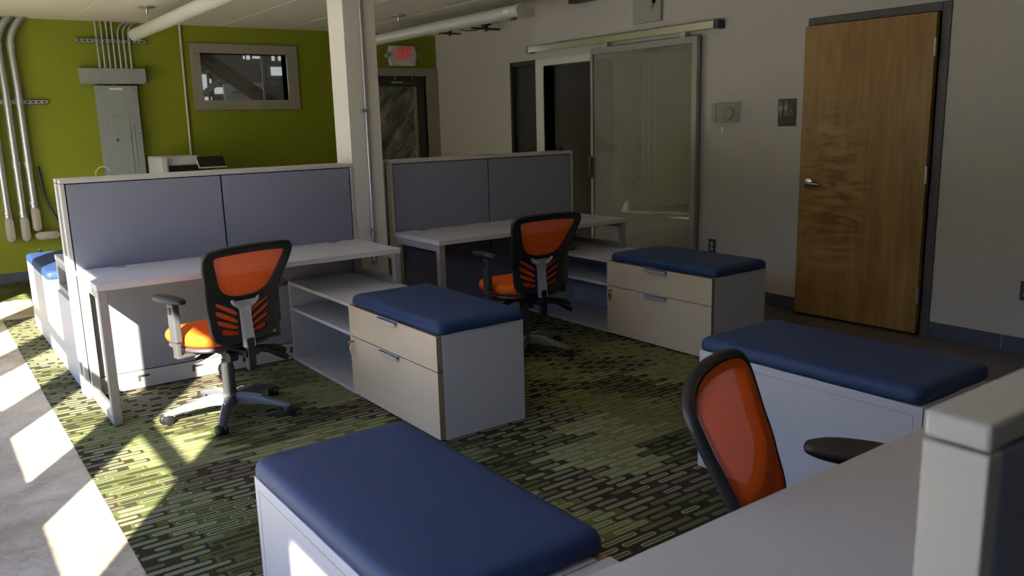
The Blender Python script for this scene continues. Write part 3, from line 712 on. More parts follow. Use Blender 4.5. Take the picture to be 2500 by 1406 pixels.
t.part('braille_line', boxes(*[(xs + .001, XR - .005, 3.835 + .009 * k, 3.839 + .009 * k, 1.410 + (k % 2) * .004, 1.4135 + (k % 2) * .004) for k in range(7)]), 'sign_figure')
# outlets
for (y, z, lb) in ((4.552, .413, 'dark duplex outlet beside the sliding glass door'), (2.128, .392, 'grey outlet low on the wall at the right picture edge')):
    t = Thing('wall_outlet', lb, 'outlet', (XR, y, z - .06), 'wall outlets')
    t.part('cover_plate', boxes((XR - .007, XR, y - .037, y + .037, z - .058, z + .058, .002)), 'outlet_grey')
    for s in (-1, 1):
        rc = t.part('receptacle', shape(bm_tube, [(XR - .006, y, z + s * .021), (XR - .010, y, z + s * .021)], .0175, 20), 'outlet_face', 40)
        t.sub(rc, 'slots', boxes((XR - .011, XR - .009, y - .008, y - .0055, z + s * .021 - .003, z + s * .021 + .007), (XR - .011, XR - .009, y + .0055, y + .008, z + s * .021 - .003, z + s * .021 + .007)), 'black')

# wooden door (slightly ajar), hinged at y=2.76
d = Thing('door_2', loc=(XR, 2.762, 0), kind='structure')
d.part('door_frame', boxes((XR - .012, XR + T, 2.700, 2.758, 0, 2.135, .003), (XR - .012, XR + T, 3.652, 3.710, 0, 2.135, .003), (XR - .012, XR + T, 2.758, 3.652, 2.078, 2.135, .003)), 'door_frame')
leaf_w, ang = .915, R(1.9)
def leaf(bm):
    # local: x along leaf from the hinge, y thickness, z up
    mt = Matrix.Translation((XR - .014, 2.766, .018)) @ Matrix.Rotation(ang, 4, 'Z') @ Matrix.Rotation(R(90), 4, 'Z')
    bmesh.ops.transform(bm, matrix=mt, verts=bm.verts); return bm
mt = Matrix.Translation((XR - .014, 2.766, .018)) @ Matrix.Rotation(ang, 4, 'Z') @ Matrix.Rotation(R(90), 4, 'Z')
def leafpart(name, bm, m, parent=None, smooth=None):
    o = make(name, bm, m, parent or d.o, (0, 0, 0), smooth)
    if parent is None: o.matrix_local = Matrix.Translation(-Vector(d.loc)) @ mt
    return o
# leaf frame: +x away from hinge, +y points into the room (world -x)
bm = bmesh.new(); bm_box(bm, 0, leaf_w, 0, .044, 0, 2.055, .0015)
# shader expects x measured from the latch edge: mirror the leaf mesh origin
lf = leafpart('door_leaf', bm, 'door_wood', None)
hd = leafpart('handle', shape(bm_tube, [(leaf_w - .075, .044, .965), (leaf_w - .075, .052, .965), (leaf_w - .075, .056, .965)], [.034, .034, .028], 28), 'chrome', None, 40)
leafpart('lever', shape(bm_tube, [(leaf_w - .075, .052, .965), (leaf_w - .075, .092, .965), (leaf_w - .085, .098, .965), (leaf_w - .19, .098, .960)], [.011, .011, .011, .009], 14), 'chrome', hd, 40)
leafpart('latch_plate', boxes((leaf_w - .0005, leaf_w + .0015, .01, .034, .90, .995)), 'steel')
for z in (1.845, 1.05, .26):
    leafpart('hinge', shape(bm_tube, [(-.004, .050, z - .055), (-.004, .050, z + .055)], .008, 12), 'steel', None, 40)

# ------------------------------------------------------------------ furniture builders
PZ, DZT, KZ = 1.236, .740, .522      # panel top, desk top, storage top

def partition(x0, x1, yf, th, side, lb, grp='blue-grey fabric partitions', seams=(.5,)):
    """side=-1: the desk side (fabric + raceway) faces -y; +1: faces +y. yf = outer face on that side."""
    y0, y1 = (yf, yf + th) if side < 0 else (yf - th, yf)
    t = Thing('partition', lb, 'partition', ((x0 + x1) / 2, (y0 + y1) / 2, 0), grp)
    t.part('frame', boxes((x0, x0 + .022, y0, y1, .0, PZ - .026, .002), (x1 - .022, x1, y0, y1, .0, PZ - .026, .002)), 'trim')
    t.part('core', boxes((x0 + .0215, x1 - .0215, y0 + .014, y1 - .014, .02, PZ - .023)), 'black')
    t.part('top_cap', boxes((x0, x1, y0, y1, PZ - .024, PZ, .004)), 'trim')
    n = len(seams) + 1; xs_ = [x0 + .024] + [x0 + (x1 - x0) * s for s in seams] + [x1 - .024]
    for a, b in zip(xs_, xs_[1:]):
        for (ya, yb) in ((y0 + .001, y0 + .017), (y1 - .017, y1 - .001)):
            t.part('fabric_tile', boxes((a + .0045, b - .0045, ya, yb, .665, PZ - .029, .003)), 'fabric')
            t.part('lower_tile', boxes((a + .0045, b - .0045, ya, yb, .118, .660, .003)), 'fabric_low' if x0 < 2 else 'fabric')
    for (ya, yb, s) in ((y0 - .004, y0 + .018, -1), (y1 - .018, y1 + .004, 1)):
        rw = t.part('raceway', boxes((x0 + .024, x1 - .024, ya, yb, .012, .113, .003)), 'trim')
        bm = bmesh.new(); k = x0 + .27
        ye = ya if s < 0 else yb
        while k < x1 - .2:
            bm_box(bm, k, k + .065, ye - .001, ye + .001, .076, .090); bm_box(bm, k, k + .016, ye - .001, ye + .001, .052, .077)
            k += .306
        t.sub(rw, 'knockout', bm, 'outlet_grey')
    for xx in (x0 + .06, x1 - .06):
        t.part('glide', shape(bm_tube, [(xx, (y0 + y1) / 2, 0), (xx, (y0 + y1) / 2, .02)], .012, 10), 'black', 40)
    return t

def loop_bars(x0, x1, ya, yb, z0, z1, w=.042):
    """rectangular leg loop in the y-z plane"""
    bm = bmesh.new()
    a = rrect(ya, yb, z0, z1, .004, 1); b = rrect(ya + w, yb - w, z0 + w, z1 - w, .014, 4)
    # four mitred bars
    bm_box(bm, x0, x1, ya, ya + w, z0, z1, .003); bm_box(bm, x0, x1, yb - w, yb, z0, z1, .003)
    bm_box(bm, x0 + .001, x1 - .001, ya + w, yb - w, z0, z0 + w, .003); bm_box(bm, x0 + .001, x1 - .001, ya + w, yb - w, z1 - w, z1, .003)
    return bm

def desk(x0, x1, ya, yb, tall_left, lb, side):
    """side=-1: user on -y side. Tall leg loop at one end, short loop standing on the storage top at the other."""
    t = Thing('desk', lb, 'desk', ((x0 + x1) / 2, (ya + yb) / 2, 0), 'white desks')
    t.part('desktop', boxes((x0, x1, ya, yb, .710, DZT, .002)), 'laminate')
    lw = .044
    a, b = ya + .004, yb - .004
    tall = (x0 + .002, x0 + .002 + lw) if tall_left else (x1 - .002 - lw, x1 - .002)
    short = (x1 - .002 - lw, x1 - .002) if tall_left else (x0 + .002, x0 + .002 + lw)
    t.part('leg', loop_bars(*tall, a, b, .012, .709), 'leg')
    for yy in (a + .03, b - .03):
        t.part('foot', shape(bm_tube, [((tall[0] + tall[1]) / 2, yy, .006), ((tall[0] + tall[1]) / 2, yy, .014)], .012, 10), 'black', 40)
    t.part('leg', loop_bars(*short, a, b, KZ + .001, .709, .034), 'leg')
    ym = (yb - .045) if side < 0 else (ya + .045)
    for xx in (x0 + .215, x1 - .195):
        t.part('grommet', shape(bm_tube, [(xx, ym, DZT), (xx, ym, DZT + .003), (xx, ym, DZT + .0035)], [.032, .031, .026], 24), 'fabric_low', 40)
    return t

def shelf_unit(x0, x1, ya, yb, face, lb):
    """open low shelf; face=-1 opens toward -x"""
    t = Thing('shelf_unit', lb, 'shelf unit', ((x0 + x1) / 2, (ya + yb) / 2, 0), 'open low shelf units')
    th = .020
    t.part('case', boxes((x0, x1, ya, ya + th, .008, KZ - th), (x0, x1, yb - th, yb, .008, KZ - th), (x0, x1, ya + th, yb - th, .008, .008 + th),
           *( [(x1 - th, x1, ya + th, yb - th, .008 + th, KZ - th)] if face < 0 else [(x0, x0 + th, ya + th, yb - th, .008 + th, KZ - th)])), 'case')
    t.part('shelf', boxes((x0 + (0.002 if face < 0 else th), x1 - (th if face < 0 else .002), ya + th, yb - th, .337, .357, .001)), 'case')
    t.part('top', boxes((x0, x1, ya, yb, KZ - th, KZ, .0015)), 'laminate')
    return t

def cabinet(x0, x1, ya, yb, face, lb, keyat=None):
    """two-drawer lateral file; drawer fronts on the -x side when face=-1"""
    t = Thing('drawer_cabinet', lb, 'cabinet', ((x0 + x1) / 2, (ya + yb) / 2, 0), 'birch fronted drawer cabinets')
    t.part('case', boxes((x0, x1, ya, yb, .008, KZ, .0015)), 'case')
    bk = x1 if face < 0 else x0
    e = .0006 * (1 if face < 0 else -1)
    a_, b_ = sorted((bk + e, bk - e))
    t.part('back_groove', boxes((a_, b_, ya + .030, yb - .030, KZ - .034, KZ - .032), (a_, b_, ya + .030, yb - .030, .040, .042), (a_, b_, ya + .030, ya + .032, .042, KZ - .034), (a_, b_, yb - .032, yb - .030, .042, KZ - .034)), 'leg')
    xf = x0 if face < 0 else x1
    f0, f1 = (xf - .032, xf - .001) if face < 0 else (xf + .001, xf + .032)
    xc = f0 if face < 0 else f1
    for (z0, z1) in ((.349, KZ - .004), (.016, .345)):
        dr = t.part('drawer', boxes((f0 if face > 0 else f0 + .0012, f1 if face < 0 else f1 - .0012, ya + .002, yb - .002, z0, z1)), 'birch_edge')
        t.sub(dr, 'drawer_front', boxes((min(xc, xc - face * .0014), max(xc, xc - face * .0014), ya + .002, yb - .002, z0, z1, .0005)), 'birch')
        ym = (ya + yb) / 2 + .02 * 0
        xa, xb_ = sorted((xc - face * .004, xc + face * .020))
        xt0, xt1 = sorted((xc + face * .017, xc + face * .020))
        t.sub(dr, 'handle', boxes((xa, xb_, ym - .092, ym + .092, z1 - .0015, z1 + .0015), (xt0, xt1, ym - .092, ym + .092, z1 - .021, z1 + .0015)), 'pull')
    yk = keyat if keyat else (yb - .035 if face < 0 else ya + .035)
    lk = t.part('lock', shape(bm_tube, [(xc, yk, .318), (xc + face * .006, yk, .318)], .009, 16), 'steel', 40)
    t.sub(lk, 'key', boxes((min(xc + face * .006, xc + face * .03), max(xc + face * .006, xc + face * .03), yk - .001, yk + .001, .312, .324),
                           (min(xc + face * .018, xc + face * .022), max(xc + face * .018, xc + face * .022), yk - .009, yk + .009, .268, .300),
                           (min(xc + face * .018, xc + face * .022), max(xc + face * .018, xc + face * .022), yk - .004, yk + .004, .246, .27), (min(xc + face * .019, xc + face * .021), max(xc + face * .019, xc + face * .021), yk - .001, yk + .001, .295, .316)), 'brass')
    return t

def cushion(x0, x1, ya, yb, lb, h=.056):
    """upholstered pad: rounded plan, soft top edge, tucked and slightly wavy lower edge"""
    z0 = KZ + .0035
    r = .030; n = 7
    def ring(ins, z, wob=0.0):
        base = rrect(x0 + ins, x1 - ins, ya + ins, yb - ins, max(r - ins * .3, .008), n)
        # densify the long runs
        out = []
        m = len(base)
        for i in range(m):
            a, b = base[i], base[(i + 1) % m]
            L = math.hypot(b[0] - a[0], b[1] - a[1]); k = max(1, int(L / .03))
            for j in range(k): out.append((a[0] + (b[0] - a[0]) * j / k, a[1] + (b[1] - a[1]) * j / k))
        return [(px, py, z + wob * .0028 * math.sin(px * 41 + 3) * math.sin(py * 31 + 1) * (1 if wob else 0)) for px, py in out]
    prof = [(.006, 0), (.001, .004), (0, .012), (0, h * .45), (.003, h * .66), (.009, h * .83), (.019, h * .95), (.034, h), (.08, h + .002)]
    rings = []
    bm = bmesh.new()
    first = None; m_ = None
    base0 = ring(0, 0)
    cx, cyy = (x0 + x1) / 2, (ya + yb) / 2
    for (ins, dz) in prof:
        sx = ((x1 - x0) / 2 - ins) / ((x1 - x0) / 2); sy = ((yb - ya) / 2 - ins) / ((yb - ya) / 2)
        w_ = .0022 if dz < .01 else 0
        rings.append([(cx + (p[0] - cx) * sx, cyy + (p[1] - cyy) * sy, z0 + dz + w_ * math.sin(p[1] * 33 + p[0] * 27)) for p in base0])
    for s in (.6, .25):
        rings.append([(cx + (p[0] - cx) * s, cyy + (p[1] - cyy) * s, z0 + h + .004) for p in base0])
    bm_loft(bm, rings)
    return single('seat_cushion', bm, 'navy', lb, 'cushion', (cx, cyy, z0), 'navy seat cushions on the cabinets', smooth=50)

# ------------------------------------------------------------------ workstation A (left, facing us)
partition(.660, 2.371, 5.024, .055, -1, 'long blue-grey fabric partition behind the left desk, ends at the column')
partition(.655, 2.360, 5.190, .060, 1, 'second partition back to back behind the left desk partition')
desk(.682, 2.371, 4.430, 5.018, True, 'white desk at the left with the sunlit left corner', -1)
shelf_unit(1.868, 2.358, 4.110, 5.016, -1, 'open white shelf unit under the right end of the left desk')
cabinet(1.893, 2.358, 3.182, 4.106, -1, 'birch fronted drawer cabinet in the middle, beside the left desk', 4.075)
cushion(1.866, 2.360, 3.170, 4.090, 'navy cushion on the middle drawer cabinet in front of the left desk')
# workstation B (right, facing us)
partition(2.690, 4.332, 5.124, .055, -1, 'blue-grey fabric partition right of the column, behind the right desk')
partition(2.690, 4.320, 5.290, .060, 1, 'second partition back to back behind the right desk partition')
desk(2.690, 4.330, 4.508, 5.118, True, 'white desk right of the column, in the shade', -1)
shelf_unit(3.835, 4.328, 4.165, 5.116, -1, 'open white shelf unit under the right desk, behind the second chair')
cabinet(3.852, 4.328, 3.240, 4.161, -1, 'birch fronted drawer cabinet at the right, beside the right desk', 4.125)
cushion(3.825, 4.330, 3.228, 4.145, 'dark navy cushion on the right hand drawer cabinet below the outlet')
# workstation C (nearest, seen over its partition)
partition(.656, 2.371, .329, .054, 1, 'nearest white-capped partition at the lower right picture corner')
desk(.682, 2.371, .336, .942, False, 'nearest white desk filling the lower right of the picture', 1)
shelf_unit(.674, 1.153, .345, 1.252, 1, 'low white shelf unit half hidden under the nearest desk')
cabinet(.674, 1.119, 1.256, 2.194, 1, 'nearest white drawer cabinet seen from behind, with sun patch', 1.30)
cushion(.672, 1.158, 1.268, 2.196, 'nearest large navy cushion at the bottom of the picture')
# workstation D (right foreground)
shelf_unit(2.581, 3.065, .345, 1.296, 1, 'low white shelf unit at the right beyond the nearest partition')
cabinet(2.581, 3.030, 1.300, 2.249, 1, 'pale blue-lit drawer cabinet back behind the third chair')
cushion(2.578, 3.070, 1.310, 2.252, 'long navy cushion at the right, behind the third chair')
# station behind A, at the far left
desk(.682, 2.371, 5.196, 5.800, False, 'white desk behind the left partition, only its end showing', 1)
shelf_unit(.668, 1.150, 5.205, 6.160, 1, 'sunlit white shelf unit behind the left partition')
cabinet(.668, 1.117, 6.164, 7.310, 1, 'sunlit white cabinet at the far left near the green wall', 6.2)
cushion(.664, 1.152, 6.20, 7.318, 'half sunlit navy cushion at the far left near the green wall')
single('pen_tray', boxes((4.22, 4.25, 5.148, 5.17, PZ, PZ + .028, .003)), 'black', 'tiny black clip standing on the right partition top', 'clip', (4.235, 5.16, PZ))
single('pencil', shape(bm_tube, [(3.44, 5.16, PZ + .004), (3.56, 5.17, PZ + .004)], .004, 6), 'brass', 'thin orange pencil lying on the right partition top', 'pencil', (3.5, 5.16, PZ))

# ------------------------------------------------------------------ office chair
BZ = .429      # bottom of the backrest above floor
def back_map(u, v, off=0.0):
    """u across, v up the back (0..0.5); off = offset toward the rear (-y)"""
    y = -.200 - .197 * max(0, v - .08) - .28 * max(0, v - .30) + .022 * math.exp(-((v - .17) / .09) ** 2) + .60 * u * u * (.55 + .9 * v)
    return Vector((u, y - off, BZ + v * .978))

def poly_grid(outline, holes, step=.014):
    """triangulated sheet inside outline minus holes, with interior points"""
    def inside(p, poly):
        c = False; n = len(poly); j = n - 1
        for i in range(n):
            if (poly[i][1] > p[1]) != (poly[j][1] > p[1]) and p[0] < (poly[j][0] - poly[i][0]) * (p[1] - poly[i][1]) / (poly[j][1] - poly[i][1]) + poly[i][0]: c = not c
            j = i
        return c
    verts = []; edges = []
    def dens(poly):
        out = []
        for i in range(len(poly)):
            a, b = poly[i], poly[(i + 1) % len(poly)]
            L = math.hypot(b[0] - a[0], b[1] - a[1]); k = max(1, int(round(L / step)))
            for j in range(k): out.append((a[0] + (b[0] - a[0]) * j / k, a[1] + (b[1] - a[1]) * j / k))
        return out
    for poly in [outline] + holes:
        dp = dens(poly); s = len(verts)
        verts += [Vector(p) for p in dp]; edges += [(s + i, s + (i + 1) % len(dp)) for i in range(len(dp))]
    bset = list(verts)
    xs_ = [p[0] for p in outline]; ys_ = [p[1] for p in outline]
    y = min(ys_)
    while y < max(ys_):
        x = min(xs_)
        while x < max(xs_):
            p = (x + .0003, y + .0002)
            if inside(p, outline) and not any(inside(p, h) for h in holes) and all((Vector(p) - b).length > step * .55 for b in bset): verts.append(Vector(p))
            x += step
        y += step
    vo, eo, fo_, *_ = geometry.delaunay_2d_cdt(verts, edges, [], 0, 1e-5)
    fs = []
    for f in fo_:
        c = sum((vo[i] for i in f), Vector((0, 0))) / len(f)
        if inside(c, outline) and not any(inside(c, h) for h in holes): fs.append(f)
    return vo, fs

def smooth_poly(ps, it=2):
    for _ in range(it):
        q = []
        for i in range(len(ps)):
            a, b = ps[i], ps[(i + 1) % len(ps)]
            q += [(a[0] * .75 + b[0] * .25, a[1] * .75 + b[1] * .25), (a[0] * .25 + b[0] * .75, a[1] * .25 + b[1] * .75)]
        ps = q
    return ps

half_out = [(0, 0), (.10, .002), (.154, .018), (.172, .06), (.172, .13), (.190, .22), (.208, .33), (.236, .43), (.238, .478), (.207, .498), (.10, .505), (0, .508)]
outline = smooth_poly(half_out + [(-x, y) for x, y in half_out[-2:0:-1]], 2)
hw = [(0, .240), (.07, .246), (.122, .272), (.150, .315), (.172, .38), (.196, .450), (.188, .463), (.10, .471), (0, .474)]
win = smooth_poly(hw + [(-x, y) for x, y in hw[-2:0:-1]], 1)
slots = []
for (uo, zo1, zo0, ui, zi1, zi0) in ((.150, .226, .205, .032, .160, .132), (.146, .184, .154, .032, .118, .094), (.140, .133, .106, .032, .083, .063), (.122, .083, .050, .032, .053, .035)):
    for s in (-1, 1):
        p = [(s * ui, zi0), (s * uo, zo0), (s * (uo + .004), (zo0 + zo1) / 2), (s * uo, zo1), (s * ui, zi1)]
        slots.append(smooth_poly(p, 1))
outline_in = [(x * .93, .012 + y * .955) for x, y in outline]

def sheet(bm, outl, holes, off0, off1, step=.014):
    vo, fs = poly_grid(outl, holes, step)
    a = [bm.verts.new(back_map(p.x, p.y, off0)) for p in vo]; b = [bm.verts.new(back_map(p.x, p.y, off1)) for p in vo]
    cnt = {}
    for f in fs:
        bm.faces.new([a[i] for i in f]); bm.faces.new([b[i] for i in f[::-1]])
        for i in range(len(f)):
            e = (f[i], f[(i + 1) % len(f)])
            cnt[e] = cnt.get(e, 0) + 1
    for (i, j) in cnt:
        if (j, i) not in cnt: bm.faces.new((a[j], a[i], b[i], b[j]))
    bmesh.ops.delete(bm, geom=[v for v in bm.verts if not v.link_faces], context='VERTS')

def superpad(w, dp, z0, z1, cy=0., dome=.012, front=.03, n=40, ex=2.9):
    """seat-like pad, plan is a superellipse"""
    bm = bmesh.new(); rings = []
    zs = [(.90, z0), (.975, z0 + (z1 - z0) * .18), (1., z0 + (z1 - z0) * .45), (.99, z0 + (z1 - z0) * .7), (.95, z0 + (z1 - z0) * .9), (.86, z1), (.6, z1 + dome * .5), (.3, z1 + dome * .7), (.08, z1 + dome * .75)]
    for s, z in zs:
        r_ = []
        for k in range(n):
            a = 2 * math.pi * k / n; c, s_ = math.cos(a), math.sin(a)
            x = w / 2 * math.copysign(abs(c) ** (2 / ex), c) * s; y = dp / 2 * math.copysign(abs(s_) ** (2 / ex), s_) * s
            zz = z - front * max(0, (y / (dp / 2)) - .45) ** 2 * 2.2 * (1 if z > z0 else .5)
            r_.append((x * (1 + .05 * y / dp), cy + y, zz))
        rings.append(r_)
    bm_loft(bm, rings); return bm

def build_chair(lb, loc, face_deg, base_deg):
    """local +y is the way the sitter faces"""
    t = Thing('office_chair', lb, 'chair', (0, 0, 0), 'orange mesh office chairs')
    P = t.part
    P('seat', superpad(.50, .455, .415, .485, .035), 'orange', 60)
    sh = superpad(.475, .43, .385, .418, .035, dome=0, front=.02)
    P('seat_shell', sh, 'shell', 50)
    bm = bmesh.new(); sheet(bm, outline, [win] + slots, .004, .020)
    # padded rim around the shell
    P('backrest', bm, 'black', 35)
    bm = bmesh.new(); n_ = len(outline)
    rim = [back_map(x * .985, .004 + y * .985, .008) for x, y in outline] ; rim.append(rim[0])
    bm_tube(bm, rim, .0135, 8, False)
    P('back_rim', bm, 'black', 60)
    bm = bmesh.new(); vo, fs = poly_grid(outline_in, [], .02)
    vv = [bm.verts.new(back_map(p.x, p.y, -.006)) for p in vo]
    for f in fs: bm.faces.new([vv[i] for i in f])
    bmesh.ops.delete(bm, geom=[v for v in bm.verts if not v.link_faces], context='VERTS')
    P('back_mesh', bm, 'orange_mesh', 60)
    # silver spine with forked top
    bm = bmesh.new()
    ys_ = lambda v: back_map(0, v, .022).y
    prof = [(.052, .215, .010), (.048, .185, .012), (.030, .165, .016), (.027, .12, .022), (.027, .06, .026), (.028, -.025, .030)]
    rings = []
    for (hw_, v, dpt) in prof:
        yb_ = ys_(max(v, 0)); z = BZ + v
        rings.append([(-hw_, yb_, z), (-hw_ * .92, yb_ - dpt, z), (hw_ * .92, yb_ - dpt, z), (hw_, yb_, z)])
    bm_loft(bm, rings)
    for s in (-1, 1):
        bm_tube(bm, [(s * .022, ys_(.19) - .006, BZ + .186), (s * .048, ys_(.2) - .004, BZ + .196), (s * .066, ys_(.21) - .0, BZ + .210), (s * .074, ys_(.22) + .004, BZ + .224)], [.015, .014, .012, .008], 10)
    P('back_support', bm, 'silver', 40)
    # black lower upright and link under the seat
    yb_ = ys_(0) - .012
    bm = bmesh.new(); bm_box(bm, -.021, .021, yb_ - .020, yb_ + .014, .285, BZ + .02, .006)
    P('upright', bm, 'black')
    bm = bmesh.new(); bm_box(bm, -.035, .035, yb_ - .012, -.05, .352, .388, .008)
    P('link_bar', bm, 'black')
    bm = bmesh.new(); bm_box(bm, -.07, .07, -.12, .12, .345, .386, .012)
    mch = P('mechanism', bm, 'black')
    t.sub(mch, 'tension_knob', shape(bm_tube, [(-.085, -.165, .352), (-.04, -.165, .352)], .024, 16), 'black', 40)
    t.sub(mch, 'tension_knob', shape(bm_tube, [(.085, -.16, .358), (.045, -.16, .358)], .026, 16), 'black', 40)
    bm = bmesh.new(); bm_tube(bm, [(.06, -.07, .36), (.17, -.09, .345), (.235, -.10, .325), (.285, -.11, .300)], [.008, .010, .018, .012], 8)
    P('lever', bm, 'black', 50)
    bm = bmesh.new(); bm_tube(bm, [(.06, -.11, .355), (.15, -.16, .335), (.21, -.19, .305), (.235, -.20, .285)], [.008, .010, .019, .014], 8)
    P('lever', bm, 'black', 50)
    bm = bmesh.new(); bm_tube(bm, [(-.06, .0, .355), (-.13, .0, .34), (-.17, .0, .325)], [.012, .018, .014], 8)
    P('lever', bm, 'dark_grey', 50)
    P('gas_lift', shape(bm_tube, [(0, 0, .075), (0, 0, .26), (0, 0, .262), (0, 0, .30), (0, 0, .302), (0, 0, .35)], [.034, .032, .029, .029, .025, .025], 24), 'dark_grey', 40)
    # arms
    for s in (-1, 1):
        bm = bmesh.new()
        x0, x1 = sorted((s * .262, s * .298))
        bm_box(bm, x0, x1, -.075, -.012, .455, .655, .008)
        ar = P('armrest', bm, 'dark_grey')
        bm = bmesh.new(); xa, xb_ = sorted((s * .268, s * .292))
        bm_box(bm, xa, xb_, -.065, -.022, .385, .458, .005)
        xa, xb_ = sorted((s * .12, s * .292)); bm_box(bm, xa, xb_, -.068, -.02, .374, .390, .005)
        t.sub(ar, 'arm_bracket', bm, 'dark_grey')
        bm = bmesh.new(); rings = []
        for (sc_1, z) in ((.86, .655), (.98, .660), (1.0, .668), (.97, .678), (.82, .685), (.4, .688)):
            r_ = []
            for k in range(28):
                a = 2 * math.pi * k / 28; c, s_ = math.cos(a), math.sin(a)
                hw2 = .046 * (1 + .10 * s_)
                r_.append((s * .285 + hw2 * math.copysign(abs(c) ** .8, c) * sc_1, -.03 + .128 * math.copysign(abs(s_) ** .8, s_) * sc_1, z + .006 * (c * s)))
            rings.append(r_)
        bm_loft(bm, rings)
        t.sub(ar, 'arm_pad', bm, 'black', 50)
        t.sub(ar, 'adjust_button', boxes((min(s * .258, s * .264), max(s * .258, s * .264), -.055, -.030, .60, .63, .002), (min(s * .296, s * .304), max(s * .296, s * .304), -.055, -.030, .60, .63, .002)), 'black')
    # star base
    P('hub', shape(bm_tube, [(0, 0, .062), (0, 0, .075), (0, 0, .112), (0, 0, .120)], [.045, .052, .046, .036], 24), 'base_grey', 40)
    for k in range(5):
        a = R(base_deg - face_deg + 72 * k + 90 - 90)
        ca, sa = math.cos(a), math.sin(a)
        def W(r_, side_, z): return (r_ * ca - side_ * sa, r_ * sa + side_ * ca, z)
        prof = [(.030, .030, .062, .114), (.09, .027, .066, .116), (.16, .025, .066, .108), (.23, .023, .060, .094), (.285, .021, .052, .080), (.315, .020, .048, .070), (.33, .012, .050, .064)]
        rings = []
        for (r_, hw_, z0, z1) in prof:
            rings.append([W(r_, -hw_, z0), W(r_, -hw_ * .9, (z0 + z1) / 2), W(r_, -hw_ * .55, z1 - .003), W(r_, 0, z1), W(r_, hw_ * .55, z1 - .003), W(r_, hw_ * .9, (z0 + z1) / 2), W(r_, hw_, z0)])
        bm = bmesh.new(); bm_loft(bm, rings)
        lg = P('base_leg', bm, 'base_grey' if True else 'black', 45)
        # bright inlay
        bm = bmesh.new(); rr_ = []
        for (r_, hw_, z) in ((.035, .019, .1155), (.09, .0185, .1180), (.14, .013, .1130), (.175, .003, .1070)):
            rr_.append([W(r_, -hw_, z - .004), W(r_, -hw_ * .6, z), W(r_, hw_ * .6, z), W(r_, hw_, z - .004)])
        bm_loft(bm, rr_); t.sub(lg, 'inlay', bm, 'silver', 40)
        # caster: hood plus twin wheels
        bm = bmesh.new(); cr = .318
        ax = Vector((-math.sin(a + .6), math.cos(a + .6), 0))
        ctr = Vector((cr * ca, cr * sa, .027))
        for s in (-1, 1):
            bm_tube(bm, [ctr + ax * s * .006, ctr + ax * s * .009, ctr + ax * s * .024, ctr + ax * s * .027], [.024, .027, .027, .022], 20)
        bm_tube(bm, [ctr - ax * .012, ctr + ax * .012], .020, 14)
        bm_tube(bm, [(cr * ca, cr * sa, .046), (cr * ca, cr * sa, .062)], .012, 10)
        cs = t.sub(lg, 'caster', bm, 'black', 40)
    t.o.location = loc; t.o.rotation_euler = (0, 0, R(face_deg - 90))
    return t

def copy_tree(o, parent=None, depth=0):
    c = o.copy(); col.objects.link(c)
    if parent is not None:
        c.parent = parent; c.matrix_parent_inverse = o.matrix_parent_inverse.copy()
    for ch in list(o.children): copy_tree(ch, c, depth + 1)
    return c

# face_deg: compass of the sitter's view in the xy plane (90 = +y)
ch1 = build_chair('orange mesh office chair at the left desk with sunlit seat', (1.222, 4.247, .006), 103, 118)
ch2 = copy_tree(ch1.o); ch2['label'] = 'orange mesh office chair in the shade at the right desk'
ch2.location = (3.10, 4.17, .006); ch2.rotation_euler = (0, 0, R(84 - 90))
ch3 = copy_tree(ch1.o); ch3['label'] = 'orange mesh chair at the nearest desk seen from the front'
ch3.location = (1.515, .872, .006); ch3.rotation_euler = (0, 0, R(-63 - 90))

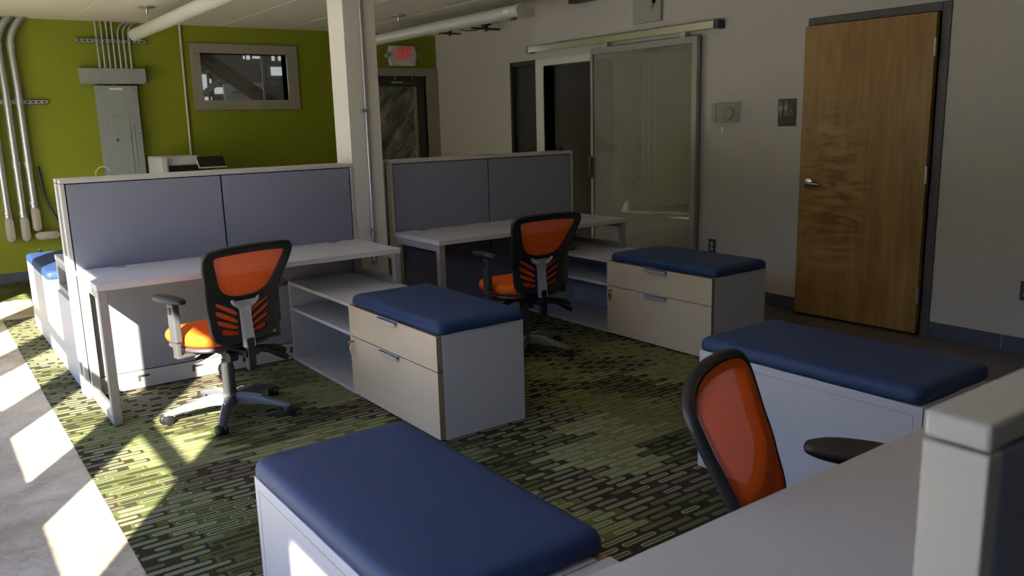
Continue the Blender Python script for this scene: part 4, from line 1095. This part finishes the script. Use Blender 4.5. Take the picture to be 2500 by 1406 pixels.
# ------------------------------------------------------------------ light
sun = bpy.data.lights.new('sun', 'SUN'); sun.energy = 46.0; sun.angle = R(.6); sun.color = (1.0, .93, .79)
so = bpy.data.objects.new('sun', sun); col.objects.link(so)
so.rotation_euler = Vector((1, 1.514, -1.02)).to_track_quat('-Z', 'Y').to_euler()
so.location = (-6, -9, 8)

w = bpy.data.worlds.new('world'); scene.world = w; w.use_nodes = True
nt = w.node_tree; nt.nodes.clear(); g = NT(nt)
out = g.n('ShaderNodeOutputWorld'); bg = g.n('ShaderNodeBackground')
tc = g.n('ShaderNodeTexCoord'); sep = g.n('ShaderNodeSeparateXYZ'); nt.links.new(tc.outputs['Generated'], sep.inputs[0])
skyc = g.ramp(sep.outputs[2], [(0., (.60, .74, 1.0)), (.2, (.40, .57, 1.0)), (.6, (.21, .37, .95))])
nt.links.new(skyc, bg.inputs[0]); bg.inputs[1].default_value = 6.6
nt.links.new(bg.outputs[0], out.inputs[0])

for (a, b, z0, z1) in bays + [(q[0], q[1], .08, .87) for q in LOW_ADDED]:
    L = bpy.data.lights.new('window_portal', 'AREA'); L.shape = 'RECTANGLE'; L.size = z1 - z0; L.size_y = b - a
    L.cycles.is_portal = True
    o = bpy.data.objects.new('window_portal', L); col.objects.link(o)
    o.location = (XL - .04, (a + b) / 2, (z0 + z1) / 2); o.rotation_euler = (0, R(-90), 0)

# ------------------------------------------------------------------ camera
cam = bpy.data.cameras.new('camera'); co = bpy.data.objects.new('camera', cam); col.objects.link(co)
co.location = (0, 0, 1.4783); co.rotation_euler = (1.3717133, .0266629, -.6305738)
cam.sensor_width = 36; cam.lens = 36 * 2019.77 / 2500; cam.clip_start = .02
cam.dof.use_dof = True; cam.dof.focus_distance = 3.6; cam.dof.aperture_fstop = 7.0
scene.camera = co

scene.view_settings.view_transform = 'Standard'; scene.view_settings.look = 'None'
scene.view_settings.gamma = 1; scene.view_settings.use_curve_mapping = False
scene.view_settings.exposure = 0.0
scene.cycles.use_denoising = True
scene.cycles.max_bounces = 10; scene.cycles.diffuse_bounces = 6; scene.cycles.transparent_max_bounces = 12
scene.cycles.caustics_reflective = False; scene.cycles.caustics_refractive = False
scene.cycles.sample_clamp_indirect = 6
